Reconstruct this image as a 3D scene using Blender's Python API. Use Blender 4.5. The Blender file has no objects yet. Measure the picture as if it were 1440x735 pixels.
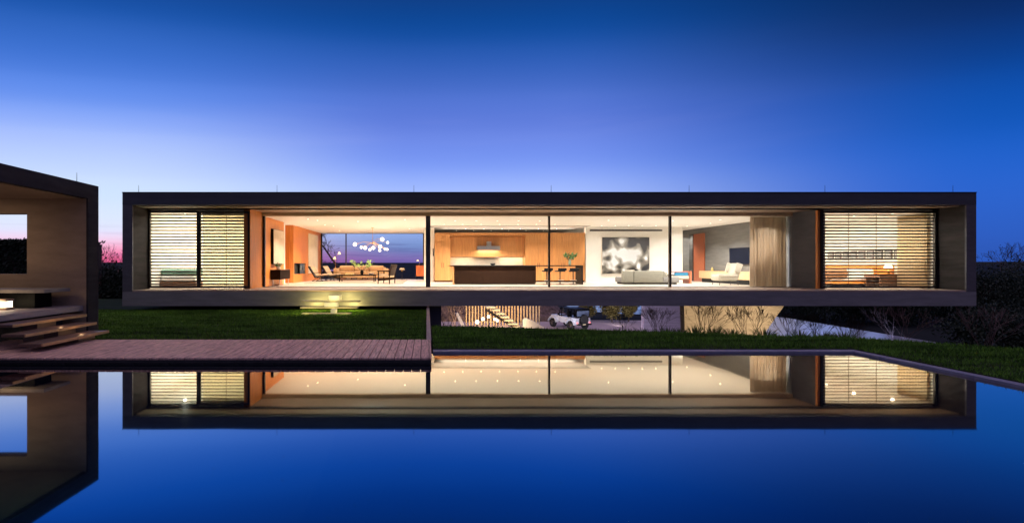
import bpy, bmesh, math, random
import numpy as np
from mathutils import Vector, Matrix, noise as mnoise

random.seed(7)
rng = np.random.default_rng(7)
R = math.radians
sc = bpy.context.scene
COL = sc.collection

# ------------------------------------------------------------------ camera
cd = bpy.data.cameras.new("camera")
cam = bpy.data.objects.new("camera", cd)
COL.objects.link(cam)
cam.location = (0, 0, 1.72)
cam.rotation_euler = (R(90), 0, 0)
cd.sensor_width = 36
cd.lens = 17.0
cd.shift_x = 0.0833
cd.shift_y = 0.0031
cd.clip_start = 0.05
cd.clip_end = 30000
sc.camera = cam

# ------------------------------------------------------------------ world: dusk sky
w = bpy.data.worlds.new("World")
sc.world = w
w.use_nodes = True
nt = w.node_tree
nt.nodes.clear()


def srgb(r, g, b):
    f = lambda c: (c / 255 / 12.92) if c / 255 <= .04045 else ((c / 255 + .055) / 1.055) ** 2.4
    return (f(r), f(g), f(b), 1)


def wn(t, **k):
    n = nt.nodes.new(t)
    for a, v in k.items():
        setattr(n, a, v)
    return n


tc = wn('ShaderNodeTexCoord')
sep = wn('ShaderNodeSeparateXYZ')
nt.links.new(tc.outputs['Generated'], sep.inputs[0])


def ramp(src, stops, interp='EASE'):
    n = wn('ShaderNodeValToRGB')
    cr = n.color_ramp
    cr.interpolation = interp
    while len(cr.elements) < len(stops):
        cr.elements.new(0.5)
    for e, (p, c) in zip(cr.elements, stops):
        e.position = p
        e.color = c
    nt.links.new(src, n.inputs[0])
    return n.outputs[0]


def mathn(op, a, b=None, c=None, clamp=False):
    n = wn('ShaderNodeMath', operation=op, use_clamp=clamp)
    for i, v in enumerate((a, b, c)):
        if v is None:
            continue
        if isinstance(v, (int, float)):
            n.inputs[i].default_value = v
        else:
            nt.links.new(v, n.inputs[i])
    return n.outputs[0]


def mixc(f, a, b):
    n = wn('ShaderNodeMix', data_type='RGBA')
    if isinstance(f, (int, float)):
        n.inputs[0].default_value = f
    else:
        nt.links.new(f, n.inputs[0])
    for i, v in ((6, a), (7, b)):
        if isinstance(v, tuple):
            n.inputs[i].default_value = v
        else:
            nt.links.new(v, n.inputs[i])
    return n.outputs[2]


# warp the height a little so that the bands of colour are not ruler straight
map_ = wn('ShaderNodeMapping')
map_.inputs['Scale'].default_value = (1.6, 1.6, 14)
nt.links.new(tc.outputs['Generated'], map_.inputs[0])
nz = wn('ShaderNodeTexNoise')
nz.inputs['Scale'].default_value = 1.7
nz.inputs['Detail'].default_value = 5
nt.links.new(map_.outputs[0], nz.inputs['Vector'])
map2 = wn('ShaderNodeMapping')
map2.inputs['Scale'].default_value = (3, 3, 70)
nt.links.new(tc.outputs['Generated'], map2.inputs[0])
nz2 = wn('ShaderNodeTexNoise')
nz2.inputs['Scale'].default_value = 2.0
nz2.inputs['Detail'].default_value = 6
nt.links.new(map2.outputs[0], nz2.inputs['Vector'])
hor = mathn('SQRT', mathn('ADD', mathn('MULTIPLY', sep.outputs[1], sep.outputs[1]), mathn('MULTIPLY', mathn('MULTIPLY', sep.outputs[0], sep.outputs[0]), .35)))
q_ = mathn('DIVIDE', sep.outputs[2], mathn('MAXIMUM', hor, .02))
q_ = mathn('DIVIDE', q_, mathn('SQRT', mathn('ADD', mathn('MULTIPLY', q_, q_), 1.0)))
z_ = mathn('MULTIPLY_ADD', mathn('SUBTRACT', nz.outputs[0], .5), .007, q_)
zz = mathn('MULTIPLY', z_, 2.0, clamp=True)          # 0..0.5 of sin(elevation) -> 0..1

left = ramp(zz, [(0.0, srgb(228, 88, 138)), (0.048, srgb(246, 140, 182)), (0.085, srgb(248, 200, 230)), (0.13, srgb(228, 228, 255)),
                 (0.24, srgb(212, 230, 255)), (0.34, srgb(198, 218, 255)), (0.49, srgb(162, 188, 254)), (0.58, srgb(118, 156, 244)), (0.68, srgb(80, 128, 224)), (0.85, srgb(38, 94, 184)), (1.0, srgb(20, 68, 146))], 'CARDINAL')
mid = ramp(zz, [(0.0, srgb(112, 104, 176)), (0.025, srgb(140, 122, 192)), (0.06, srgb(128, 148, 208)), (0.12, srgb(156, 184, 242)),
                (0.25, srgb(172, 196, 255)), (0.39, srgb(130, 160, 247)), (0.53, srgb(103, 132, 226)), (0.67, srgb(75, 112, 205)), (0.83, srgb(30, 84, 170)), (1.0, srgb(13, 59, 128))], 'CARDINAL')
right = ramp(zz, [(0.0, srgb(44, 86, 180)), (0.10, srgb(46, 94, 194)), (0.29, srgb(40, 100, 207)), (0.45, srgb(22, 90, 192)), (0.62, srgb(11, 73, 162)),
                  (0.78, srgb(9, 48, 112)), (1.0, srgb(6, 36, 84))], 'CARDINAL')
fx1 = ramp(mathn('MULTIPLY_ADD', sep.outputs[0], 1.0, .62), [(0.06, (0, 0, 0, 1)), (0.60, (1, 1, 1, 1))])
fx2 = ramp(mathn('MULTIPLY_ADD', sep.outputs[0], 1.0, .1), [(0.33, (0, 0, 0, 1)), (0.86, (1, 1, 1, 1))])
front = mixc(fx2, mixc(fx1, left, mid), right)
# thin streaks of cloud low over the horizon
lowm = ramp(zz, [(0.0, (1, 1, 1, 1)), (0.20, (0, 0, 0, 1))])
streak = ramp(nz2.outputs[0], [(0.50, (0, 0, 0, 1)), (0.68, (1, 1, 1, 1))])
front = mixc(mathn('MULTIPLY', mathn('MULTIPLY', mathn('MULTIPLY', lowm, streak), mathn('SUBTRACT', 1.0, fx2)), .5), front, srgb(92, 96, 158))
soft = ramp(nz.outputs[0], [(0.45, (0, 0, 0, 1)), (0.75, (1, 1, 1, 1))])
hi = ramp(zz, [(0.25, (0, 0, 0, 1)), (0.5, (1, 1, 1, 1)), (0.75, (0, 0, 0, 1))])
front = mixc(mathn('MULTIPLY', mathn('MULTIPLY', mathn('MULTIPLY', soft, hi), mathn('SUBTRACT', 1.0, fx2)), .08), front, srgb(176, 186, 250))
# the half of the sky behind the photographer: mauve afterglow
back = ramp(zz, [(0.0, (.065, .07, .15, 1)), (0.5, (.075, .085, .20, 1)), (1.0, (.07, .085, .22, 1))])
fy = ramp(mathn('MULTIPLY_ADD', sep.outputs[1], -1.0, .5), [(0.15, (0, 0, 0, 1)), (0.62, (1, 1, 1, 1))])
zen = ramp(sep.outputs[2], [(0.48, (0, 0, 0, 1)), (0.8, (1, 1, 1, 1))])
grad = mixc(zen, mixc(fy, front, back), (.42, .33, .46, 1))
gneg = ramp(sep.outputs[2], [(0.0, (0, 0, 0, 1)), (0.001, (1, 1, 1, 1))], 'CONSTANT')
grad = mixc(gneg, (.012, .012, .02, 1), grad)
bg1 = wn('ShaderNodeBackground')
bg1.inputs['Strength'].default_value = 1.0
nt.links.new(grad, bg1.inputs[0])
sky = wn('ShaderNodeTexSky')
sky.sky_type = 'NISHITA'
sky.sun_disc = False
sky.sun_elevation = R(-4)
sky.sun_rotation = R(-40)
bg2 = wn('ShaderNodeBackground')
bg2.inputs['Strength'].default_value = 0.05
nt.links.new(sky.outputs[0], bg2.inputs[0])
add = wn('ShaderNodeAddShader')
nt.links.new(bg1.outputs[0], add.inputs[0])
nt.links.new(bg2.outputs[0], add.inputs[1])
out = wn('ShaderNodeOutputWorld')
nt.links.new(add.outputs[0], out.inputs[0])

# ------------------------------------------------------------------ render settings
vs = sc.view_settings
vs.view_transform = 'Standard'
vs.look = 'None'
vs.exposure = 0.0
vs.gamma = 1.0
vs.use_curve_mapping = False
sc.render.engine = 'CYCLES'
cy = sc.cycles
cy.use_denoising = True
cy.max_bounces = 10
cy.diffuse_bounces = 5
cy.glossy_bounces = 4
cy.transmission_bounces = 6
cy.transparent_max_bounces = 24
cy.caustics_reflective = False
cy.caustics_refractive = False
cy.sample_clamp_indirect = 6
cy.sample_clamp_direct = 4
cy.blur_glossy = 0.5

# ------------------------------------------------------------------ helpers
MATS = {}


def pm(name, col, rough=.6, var=.18, scale=6, stretch=(1, 1, 1), bump=0.0, metal=0.0, spec=.4, detail=5, c2=None, tint2=None):
    """Principled material whose colour wanders with stretched noise at two scales."""
    if name in MATS:
        return MATS[name]
    m = bpy.data.materials.new(name)
    m.use_nodes = True
    t = m.node_tree
    b = t.nodes['Principled BSDF']
    tcn = t.nodes.new('ShaderNodeTexCoord')
    mp = t.nodes.new('ShaderNodeMapping')
    mp.inputs['Scale'].default_value = stretch
    t.links.new(tcn.outputs['Object'], mp.inputs[0])
    n1 = t.nodes.new('ShaderNodeTexNoise')
    n1.inputs['Scale'].default_value = scale
    n1.inputs['Detail'].default_value = detail
    n1.inputs['Roughness'].default_value = .62
    t.links.new(mp.outputs[0], n1.inputs['Vector'])
    rp = t.nodes.new('ShaderNodeValToRGB')
    lo = tuple(max(0, c * (1 - var)) for c in col[:3]) + (1,)
    hi_ = tuple(min(1, c * (1 + var)) for c in (c2 or col)[:3]) + (1,)
    rp.color_ramp.elements[0].position = .3
    rp.color_ramp.elements[0].color = lo
    rp.color_ramp.elements[1].position = .7
    rp.color_ramp.elements[1].color = hi_
    t.links.new(n1.outputs[0], rp.inputs[0])
    t.links.new(rp.outputs[0], b.inputs['Base Color'])
    b.inputs['Roughness'].default_value = rough
    b.inputs['Metallic'].default_value = metal
    b.inputs['Specular IOR Level'].default_value = spec
    if bump:
        bp = t.nodes.new('ShaderNodeBump')
        bp.inputs['Strength'].default_value = bump
        bp.inputs['Distance'].default_value = .02
        t.links.new(n1.outputs[0], bp.inputs['Height'])
        t.links.new(bp.outputs[0], b.inputs['Normal'])
    MATS[name] = m
    return m


def em(name, col, strength):
    if name in MATS:
        return MATS[name]
    m = bpy.data.materials.new(name)
    m.use_nodes = True
    b = m.node_tree.nodes['Principled BSDF']
    b.inputs['Base Color'].default_value = (.8, .8, .8, 1)
    b.inputs['Emission Color'].default_value = tuple(col[:3]) + (1,)
    b.inputs['Emission Strength'].default_value = strength
    MATS[name] = m
    return m


def glass_mat(name, tint=(1, 1, 1), refl=.06):
    m = bpy.data.materials.new(name)
    m.use_nodes = True
    t = m.node_tree
    t.nodes.clear()
    tr = t.nodes.new('ShaderNodeBsdfTransparent')
    tr.inputs[0].default_value = tuple(tint) + (1,)
    gl = t.nodes.new('ShaderNodeBsdfGlossy')
    gl.inputs['Roughness'].default_value = 0.0
    gl.inputs[0].default_value = (1, 1, 1, 1)
    mx = t.nodes.new('ShaderNodeMixShader')
    lw = t.nodes.new('ShaderNodeLayerWeight')
    lw.inputs[0].default_value = .25
    mu = t.nodes.new('ShaderNodeMath')
    mu.operation = 'MULTIPLY'
    mu.inputs[1].default_value = refl * 4
    t.links.new(lw.outputs['Fresnel'], mu.inputs[0])
    t.links.new(mu.outputs[0], mx.inputs[0])
    t.links.new(tr.outputs[0], mx.inputs[1])
    t.links.new(gl.outputs[0], mx.inputs[2])
    o = t.nodes.new('ShaderNodeOutputMaterial')
    t.links.new(mx.outputs[0], o.inputs[0])
    return m


class MB:
    def __init__(s):
        s.v = []
        s.f = []
        s.mi = []
        s.cur = 0

    def use(s, i):
        s.cur = i
        return s

    def face(s, *idx):
        s.f.append(tuple(idx))
        s.mi.append(s.cur)

    def box(s, x0, x1, y0, y1, z0, z1, M=None):
        b = len(s.v)
        for z in (z0, z1):
            for x, y in ((x0, y0), (x1, y0), (x1, y1), (x0, y1)):
                p = Vector((x, y, z))
                s.v.append(tuple(M @ p) if M else tuple(p))
        for q in ((0, 3, 2, 1), (4, 5, 6, 7), (0, 1, 5, 4), (1, 2, 6, 5), (2, 3, 7, 6), (3, 0, 4, 7)):
            s.face(*[b + i for i in q])
        return s

    def rbox(s, x0, x1, y0, y1, z0, z1, r=.04, seg=3, M=None):
        """box with rounded edges (for upholstery)"""
        bm = bmesh.new()
        bmesh.ops.create_cube(bm, size=1)
        for v in bm.verts:
            v.co = Vector(((x0 + x1) / 2 + v.co.x * (x1 - x0), (y0 + y1) / 2 + v.co.y * (y1 - y0), (z0 + z1) / 2 + v.co.z * (z1 - z0)))
        r = min(r, .49 * min(abs(x1 - x0), abs(y1 - y0), abs(z1 - z0)))
        bmesh.ops.bevel(bm, geom=bm.edges[:], offset=r, segments=seg, profile=.5, affect='EDGES')
        b = len(s.v)
        bm.verts.index_update()
        for v in bm.verts:
            s.v.append(tuple(M @ v.co) if M else tuple(v.co))
        for f in bm.faces:
            s.face(*[b + v.index for v in f.verts])
        bm.free()
        return s

    def prism(s, poly, a0, a1, axis='y', M=None):
        """polygon extruded along an axis: poly is in the two remaining axes"""
        b = len(s.v)
        n = len(poly)
        for a in (a0, a1):
            for (p, q) in poly:
                c = {'y': (p, a, q), 'x': (a, p, q), 'z': (p, q, a)}[axis]
                s.v.append(tuple(M @ Vector(c)) if M else c)
        s.face(*[b + i for i in range(n)])
        s.face(*[b + n + i for i in reversed(range(n))])
        for i in range(n):
            j = (i + 1) % n
            s.face(b + i, b + n + i, b + n + j, b + j)
        return s

    def tube(s, p0, p1, r0, r1=None, n=6, cap=True):
        r1 = r0 if r1 is None else r1
        p0, p1 = Vector(p0), Vector(p1)
        d = (p1 - p0)
        if d.length < 1e-6:
            return s
        d.normalize()
        u = d.orthogonal().normalized()
        v = d.cross(u)
        b = len(s.v)
        for p, r in ((p0, r0), (p1, r1)):
            for k in range(n):
                a = 2 * math.pi * k / n
                s.v.append(tuple(p + u * r * math.cos(a) + v * r * math.sin(a)))
        for k in range(n):
            j = (k + 1) % n
            s.face(b + k, b + j, b + n + j, b + n + k)
        if cap:
            s.face(*[b + k for k in reversed(range(n))])
            s.face(*[b + n + k for k in range(n)])
        return s

    def lathe(s, prof, c=(0, 0, 0), n=16, M=None):
        b = len(s.v)
        for (r, z) in prof:
            for k in range(n):
                a = 2 * math.pi * k / n
                p = Vector((c[0] + r * math.cos(a), c[1] + r * math.sin(a), c[2] + z))
                s.v.append(tuple(M @ p) if M else tuple(p))
        for i in range(len(prof) - 1):
            for k in range(n):
                j = (k + 1) % n
                s.face(b + i * n + k, b + i * n + j, b + (i + 1) * n + j, b + (i + 1) * n + k)
        s.face(*[b + k for k in reversed(range(n))])
        s.face(*[b + (len(prof) - 1) * n + k for k in range(n)])
        return s

    def ball(s, c, r, n=12, sq=(1, 1, 1)):
        prof = [(max(.001, r * math.sin(math.pi * i / (n // 2 + 1))), -r * math.cos(math.pi * i / (n // 2 + 1))) for i in range(n // 2 + 2)]
        b = len(s.v)
        s.lathe(prof, (0, 0, 0), n)
        for i in range(b, len(s.v)):
            p = s.v[i]
            s.v[i] = (c[0] + p[0] * sq[0], c[1] + p[1] * sq[1], c[2] + p[2] * sq[2])
        return s

    def leaf(s, c, size, nrm=None):
        c = Vector(c)
        a = Vector((random.gauss(0, 1), random.gauss(0, 1), random.gauss(0, .8))).normalized()
        u = a.orthogonal().normalized()
        v = a.cross(u)
        l, wd = size, size * .45
        b = len(s.v)
        s.v += [tuple(c - u * l), tuple(c + v * wd), tuple(c + u * l), tuple(c - v * wd)]
        s.face(b, b + 1, b + 2, b + 3)
        return s

    def build(s, name, mats, parent=None, smooth=False, bevel=0, local=False):
        me = bpy.data.meshes.new(name)
        off = Vector((0, 0, 0))
        if parent is not None and not local:
            p = parent
            while p is not None:
                off += p.location
                p = p.parent
        me.from_pydata([tuple(Vector(v) - off) for v in s.v] if off.length else s.v, [], s.f)
        if not isinstance(mats, (list, tuple)):
            mats = [mats]
        for m in mats:
            me.materials.append(m)
        me.polygons.foreach_set('material_index', s.mi)
        if smooth:
            me.polygons.foreach_set('use_smooth', [True] * len(s.f))
        me.update()
        bm = bmesh.new()
        bm.from_mesh(me)
        if len(s.f) < 60000:
            bmesh.ops.recalc_face_normals(bm, faces=bm.faces)
        if bevel:
            es = [e for e in bm.edges if len(e.link_faces) == 2 and e.calc_face_angle(0) > .6]
            bmesh.ops.bevel(bm, geom=es, offset=bevel, segments=2, affect='EDGES', profile=.6)
        bm.to_mesh(me)
        bm.free()
        o = bpy.data.objects.new(name, me)
        COL.objects.link(o)
        if parent is not None:
            o.parent = parent
        return o


def tag(o, label=None, cat=None, group=None, kind=None):
    for k, v in (('label', label), ('category', cat), ('group', group), ('kind', kind)):
        if v:
            o[k] = v
    return o


def thing(name, label, cat, loc=(0, 0, 0), rz=0, group=None):
    o = bpy.data.objects.new(name, None)
    COL.objects.link(o)
    o.empty_display_size = .2
    o.location = loc
    o.rotation_euler = (0, 0, rz)
    return tag(o, label, cat, group)


def dup(root, loc, rz=None, label=None):
    r = root.copy()
    COL.objects.link(r)
    r.location = loc
    if rz is not None:
        r.rotation_euler = (0, 0, rz)
    if label:
        r['label'] = label
    for ch in list(root.children):
        c = ch.copy()
        COL.objects.link(c)
        c.parent = r
        for g in ch.children:
            d = g.copy()
            COL.objects.link(d)
            d.parent = c
    return r


def lamp(kind, name, loc, energy, color, parent=None, size=.1, spot=R(110), target=None, blend=.6, sizey=None):
    ld = bpy.data.lights.new(name, kind)
    ld.energy = energy
    ld.color = color
    if kind == 'AREA':
        ld.size = size
        if sizey:
            ld.shape = 'RECTANGLE'
            ld.size_y = sizey
    else:
        ld.shadow_soft_size = size
    if kind == 'SPOT':
        ld.spot_size = spot
        ld.spot_blend = blend
    o = bpy.data.objects.new(name, ld)
    COL.objects.link(o)
    if parent is not None:
        off = Vector(loc)
        p = parent
        while p is not None:
            off -= p.location
            p = p.parent
        o.parent = parent
        o.location = off
    else:
        o.location = loc
    if target is not None:
        o.rotation_euler = (Vector(target) - Vector(loc)).to_track_quat('-Z', 'Y').to_euler()
    return o


# weak afterglow from low on the left horizon, behind the house
sun = lamp('SUN', 'sun', (-60, 80, 30), 0.004, (1, .62, .6))
sun.data.angle = R(60)
sun.rotation_euler = Vector((.64, -.76, -.16)).to_track_quat('-Z', 'Y').to_euler()


def P(px, py, d):
    """pixel of the photograph (1440 wide) at distance d -> point"""
    return Vector(((px - 600) * d / 680, d, 1.72 + (372 - py) * d / 680))


# ------------------------------------------------------------------ materials
concrete = pm('concrete', (.24, .235, .245), .8, .16, 1.6, (.6, 1, 4), .08, spec=.12)
concrete_dark = pm('concrete_frame', (.085, .088, .105), .8, .16, 1.2, (.6, 1, 4), .06, spec=.12)
concrete_warm = pm('concrete_beige', (.36, .265, .20), .85, .14, 1.3, (1, 1, 4), .06, spec=.1)
plaster_w = pm('plaster_white', (.80, .78, .73), .8, .03, 3)
plaster_c = pm('ceiling_white', (.84, .82, .78), .85, .02, 3)
plaster_g = pm('plaster_grey', (.062, .058, .053), .6, .3, 1.3, (1, 1, 6), .3)
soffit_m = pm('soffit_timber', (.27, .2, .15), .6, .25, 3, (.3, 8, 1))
wood_o = pm('wood_orange', (.56, .19, .035), .45, .24, 4, (7, 7, .35), .04)
wood_k = pm('wood_oak', (.42, .185, .06), .45, .28, 4, (8, 8, .35), .04)
wood_l = pm('wood_pale', (.40, .27, .14), .5, .2, 4, (.5, 5, 6), .04)
wood_d = pm('wood_dark', (.011, .005, .003), .7, .45, 5, (9, 9, .4), spec=.03)
walnut = pm('walnut', (.11, .045, .022), .4, .35, 5, (1, 6, 6))
floor_m = pm('floor_stone', (.58, .53, .46), .32, .1, 2.5, (1, 1, 1))
terrace_m = pm('terrace_boards', (.42, .31, .24), .5, .25, 3, (.4, 9, 1))
rug_m = pm('rug_cream', (.40, .32, .25), .95, .15, 18)
dark_metal = pm('dark_metal', (.02, .018, .02), .4, .3, 5, metal=.3)
dark_brown = pm('dark_bronze', (.03, .022, .018), .45, .3, 5, metal=.2)
column_m = pm('column_steel', (.022, .026, .05), .45, .2, 4, metal=.3)
steel = pm('steel_brushed', (.62, .62, .62), .3, .1, 6, (1, 1, 20), metal=1)
brass = pm('brass', (.55, .32, .1), .3, .1, 6, metal=1)
black = pm('black_lacquer', (.006, .006, .007), .45, .3, 6, spec=.08)
leather = pm('leather_dark', (.022, .011, .008), .55, .4, 12, bump=.1, spec=.15)
cushion = pm('cushion_sand', (.40, .28, .17), .9, .12, 20, bump=.1)
tan = pm('sofa_tan', (.37, .225, .11), .9, .12, 16, bump=.15)
greyf = pm('sofa_grey', (.115, .107, .085), .9, .12, 18, bump=.15)
greyd = pm('sofa_grey_dark', (.1, .095, .09), .9, .15, 18, bump=.15)
cream = pm('cream_fabric', (.28, .25, .20), .9, .1, 16, bump=.15)
bluef = pm('blue_fabric', (.015, .10, .18), .9, .15, 16)
redw = pm('wood_red', (.26, .06, .025), .4, .25, 5, (6, 6, 1))
brown_bl = pm('blanket_brown', (.24, .11, .05), .9, .2, 14)
white_l = pm('linen_white', (.8, .78, .75), .9, .05, 10, bump=.1)
stone_p = pm('coping_stone', (.20, .20, .29), .6, .15, 6)
deck_m = pm('deck_boards', (.64, .40, .34), .65, .45, 5, (7, .7, 1), .12, spec=.2)
deck_d = pm('deck_edge', (.05, .04, .04), .6, .3, 5)
white_p = pm('white_paint', (.72, .72, .76), .5, .05, 6)
tv_m = pm('screen_black', (.004, .005, .010), .5, .2, 4, spec=.02)
leafg = pm('leaf_green', (.035, .10, .02), .6, .5, 9)
leafd = pm('leaf_dark', (.018, .03, .016), .7, .5, 2.5)
leafo = pm('leaf_olive', (.13, .105, .03), .7, .5, 3)
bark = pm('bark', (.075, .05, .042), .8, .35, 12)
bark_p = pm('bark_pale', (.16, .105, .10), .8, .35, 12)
tuft_m = pm('tuft_green', (.10, .15, .035), .7, .4, 8)
gl_clear = glass_mat('glass_clear', (.97, .97, .97), .05)
gl_back = glass_mat('glass_tinted', (.93, .94, .97), .02)
gl_lou = glass_mat('glass_bedroom', (.96, .97, .95), .04)
bulb_w = em('bulb_warm', (1, .80, .55), 60)
glow_dl = em('downlight_glow', (1, .86, .66), 14)

# ================================================================= LARGE STRUCTURE
# --- ground to the horizon
xs = np.unique(np.concatenate([np.linspace(-9000, -400, 40), np.linspace(-400, -100, 24), np.linspace(-100, 120, 60), np.linspace(120, 420, 24), np.linspace(420, 9000, 40)]))
ys = np.unique(np.concatenate([np.linspace(-300, -40, 12), np.linspace(-40, 120, 40), np.linspace(120, 460, 24), np.linspace(460, 9000, 50)]))


def ground_z(x, y):
    r = math.hypot(x - 4, y - 20)
    t = min(1, max(0, (r - 105) / 320))
    z = -3.72 - 22 * t * t * (3 - 2 * t)
    if r > 120:
        z += 2.0 * mnoise.noise((x * .006, y * .006, 0)) * min(1, (r - 120) / 200)
    if y > 2600:
        h = min(1, (y - 2600) / 1500)
        z += h * (34 + 20 * mnoise.noise((x * .0007, y * .0004, 3)) + 7 * mnoise.noise((x * .003, y * .002, 7)))
    return z


m = MB()
for y in ys:
    for x in xs:
        m.v.append((x, y, ground_z(x, y)))
nx = len(xs)
for j in range(len(ys) - 1):
    for i in range(nx - 1):
        m.face(j * nx + i, j * nx + i + 1, (j + 1) * nx + i + 1, (j + 1) * nx + i)
ground_m = pm('ground_dark', (.022, .026, .03), .95, .5, .02, spec=.05)
tag(m.build('ground', ground_m, smooth=True), kind='structure')


def sheet(name, poly, z, mat_, zb=None):
    m = MB()
    if zb is None:
        m.v = [(x, y, z) for x, y in poly]
        m.face(*range(len(poly)))
    else:
        m.prism(poly, zb, z, 'z')
    o = m.build(name, mat_)
    return tag(o, kind='structure')


water_far = pm('far_water', (.02, .03, .05), .08, .1, .02, spec=.5)
sheet('river', [(-3000, 1500), (-420, 1650), (-260, 1800), (-330, 2300), (-3000, 2500)], -21.0, water_far)
sheet('pond', [(19, 56), (22, 53), (27, 53), (34, 58), (32, 80), (22, 84), (18, 66)], -3.69, pm('pond_water', (.05, .06, .1), .12, .2, .3, spec=.6))
gravel = pm('gravel', (.70, .58, .58), .9, .35, 30, bump=.4)
sheet('gravel_court', [(-8, 33), (20, 33), (22, 47), (-8, 49)], -3.70, gravel)

# --- lawns
EDGE = [(0.12, 13.2), (0.6, 13.1), (2.6, 12.75), (4.7, 12.25), (6.8, 11.65), (9.5, 11.1), (10.5, 10.6), (11.8, 9.4), (13.6, 6.5), (15.5, 2.0), (16.5, -6)]
lawn_m = pm('lawn_soil', (.022, .034, .013), .95, .5, 1.2, (.5, 3, 1), spec=.05)
poly_r = [(0.12, 9.61)] + EDGE + [(8.47, -6), (8.47, 9.61)]
sheet('lawn_right', poly_r, 0.05, lawn_m, -.5)


def lawn_left_z(x, y):
    return 0.055 + .03 * mnoise.noise((x * .5, y * .5, 0)) - .012 * max(0, y - 12)


m = MB()
lx = np.linspace(-45, 0.0, 61)
ly = np.linspace(10.40, 26, 27)
for y in ly:
    for x in lx:
        m.v.append((x, y, lawn_left_z(x, y)))
for j in range(len(ly) - 1):
    for i in range(len(lx) - 1):
        a = j * len(lx) + i
        m.face(a, a + 1, a + len(lx) + 1, a + len(lx))
# skirt
n0 = len(m.v)
ring = [(j * len(lx) + len(lx) - 1) for j in range(len(ly))] + [((len(ly) - 1) * len(lx) + i) for i in reversed(range(len(lx) - 1))]
for k, i in enumerate(ring):
    x, y, z = m.v[i]
    m.v.append((x, y + (.0 if k < len(ly) else 6), -4))
for k in range(len(ring) - 1):
    m.face(ring[k], n0 + k, n0 + k + 1, ring[k + 1])
tag(m.build('lawn_left', lawn_m, smooth=True), kind='structure')


# --- planted slope beyond the right lawn
def seg_dist(px, py, poly):
    best = 1e9
    for (x0, y0), (x1, y1) in zip(poly, poly[1:]):
        dx, dy = x1 - x0, y1 - y0
        t = max(0, min(1, ((px - x0) * dx + (py - y0) * dy) / (dx * dx + dy * dy)))
        best = min(best, math.hypot(px - x0 - t * dx, py - y0 - t * dy))
    return best


def inside(px, py, poly):
    c = False
    n = len(poly)
    for i in range(n):
        x0, y0 = poly[i]
        x1, y1 = poly[(i + 1) % n]
        if (y0 > py) != (y1 > py) and px < (x1 - x0) * (py - y0) / (y1 - y0) + x0:
            c = not c
    return c


FULL = [(-.5, -6), (0, 9.0)] + EDGE


def bed_z(x, y):
    if inside(x, y, FULL):
        return -.12
    d = seg_dist(x, y, EDGE)
    return max(-3.76, .03 - .147 * d + .05 * mnoise.noise((x * .8, y * .8, 2)))


m = MB()
bx_ = np.arange(0.14, 46, .55)
by_ = np.arange(-4, 42, .55)
for y in by_:
    for x in bx_:
        m.v.append((x, y, bed_z(x, y)))
nb = len(bx_)
for j in range(len(by_) - 1):
    for i in range(nb - 1):
        xc, yc = bx_[i] + .27, by_[j] + .27
        if xc < 9.2 and yc < 9.8:
            continue
        m.face(j * nb + i, j * nb + i + 1, (j + 1) * nb + i + 1, (j + 1) * nb + i)
bed_m = pm('mulch', (.09, .065, .055), .95, .5, 10, bump=.5, c2=(.17, .13, .12))
tag(m.build('planted_slope', bed_m, smooth=True), kind='structure')

m = MB()
bxs, bys = np.linspace(-6, 15, 43), np.linspace(46, 54, 17)
for y in bys:
    for x in bxs:
        e = min(1, max(0, (15 - x) / 4))
        m.v.append((x, y, -3.76 + (3.6 * min(1, (y - 46) / 5.0) + .25 * mnoise.noise((x * .7, y * .7, 5))) * e))
for j in range(16):
    for i in range(42):
        m.face(j * 43 + i, j * 43 + i + 1, (j + 1) * 43 + i + 1, (j + 1) * 43 + i)
tag(m.build('earth_bank', pm('bank_earth', (.10, .07, .06), .95, .6, 3, bump=.5, c2=(.2, .14, .13)), smooth=True), kind='structure')

# --- pool: basin, water, coping
basin_m = pm('pool_basin_plaster', (.02, .05, .11), .7, .1, 3)
m = MB()
m.box(-10.5, 8.28, -8, 9.36, -1.8, -1.6)
m.box(-10.8, -10.5, -8, 9.36, -1.8, -.02).box(8.28, 8.4, -8, 9.36, -1.8, -.02).box(-10.5, 8.28, 9.36, 9.5, -1.8, -.02).box(-10.5, 8.28, -8.3, -8, -1.8, -.02)
tag(m.build('pool_basin', basin_m), kind='structure')
wm = bpy.data.materials.new('pool_water')
wm.use_nodes = True
t = wm.node_tree
t.nodes.clear()
gl = t.nodes.new('ShaderNodeBsdfGlossy')
gl.inputs['Roughness'].default_value = .028
cr_ = t.nodes.new('ShaderNodeMapRange')
cr_.inputs['From Min'].default_value = .62
cr_.inputs['From Max'].default_value = .79
mxc = t.nodes.new('ShaderNodeMix')
mxc.data_type = 'RGBA'
mxc.inputs[6].default_value = (.13, .60, .92, 1)
mxc.inputs[7].default_value = (.95, .90, .80, 1)
t.links.new(cr_.outputs[0], mxc.inputs[0])
t.links.new(mxc.outputs[2], gl.inputs['Color'])
df = t.nodes.new('ShaderNodeBsdfDiffuse')
df.inputs['Color'].default_value = (.004, .012, .035, 1)
lw = t.nodes.new('ShaderNodeLayerWeight')
lw.inputs[0].default_value = .5
rp = t.nodes.new('ShaderNodeMapRange')
rp.inputs['From Min'].default_value = .45
rp.inputs['From Max'].default_value = .85
rp.inputs['To Min'].default_value = .55
rp.inputs['To Max'].default_value = .86
t.links.new(lw.outputs['Facing'], rp.inputs['Value'])
t.links.new(lw.outputs['Facing'], cr_.inputs['Value'])
mx = t.nodes.new('ShaderNodeMixShader')
t.links.new(rp.outputs[0], mx.inputs[0])
t.links.new(df.outputs[0], mx.inputs[1])
t.links.new(gl.outputs[0], mx.inputs[2])
tcn = t.nodes.new('ShaderNodeTexCoord')
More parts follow.
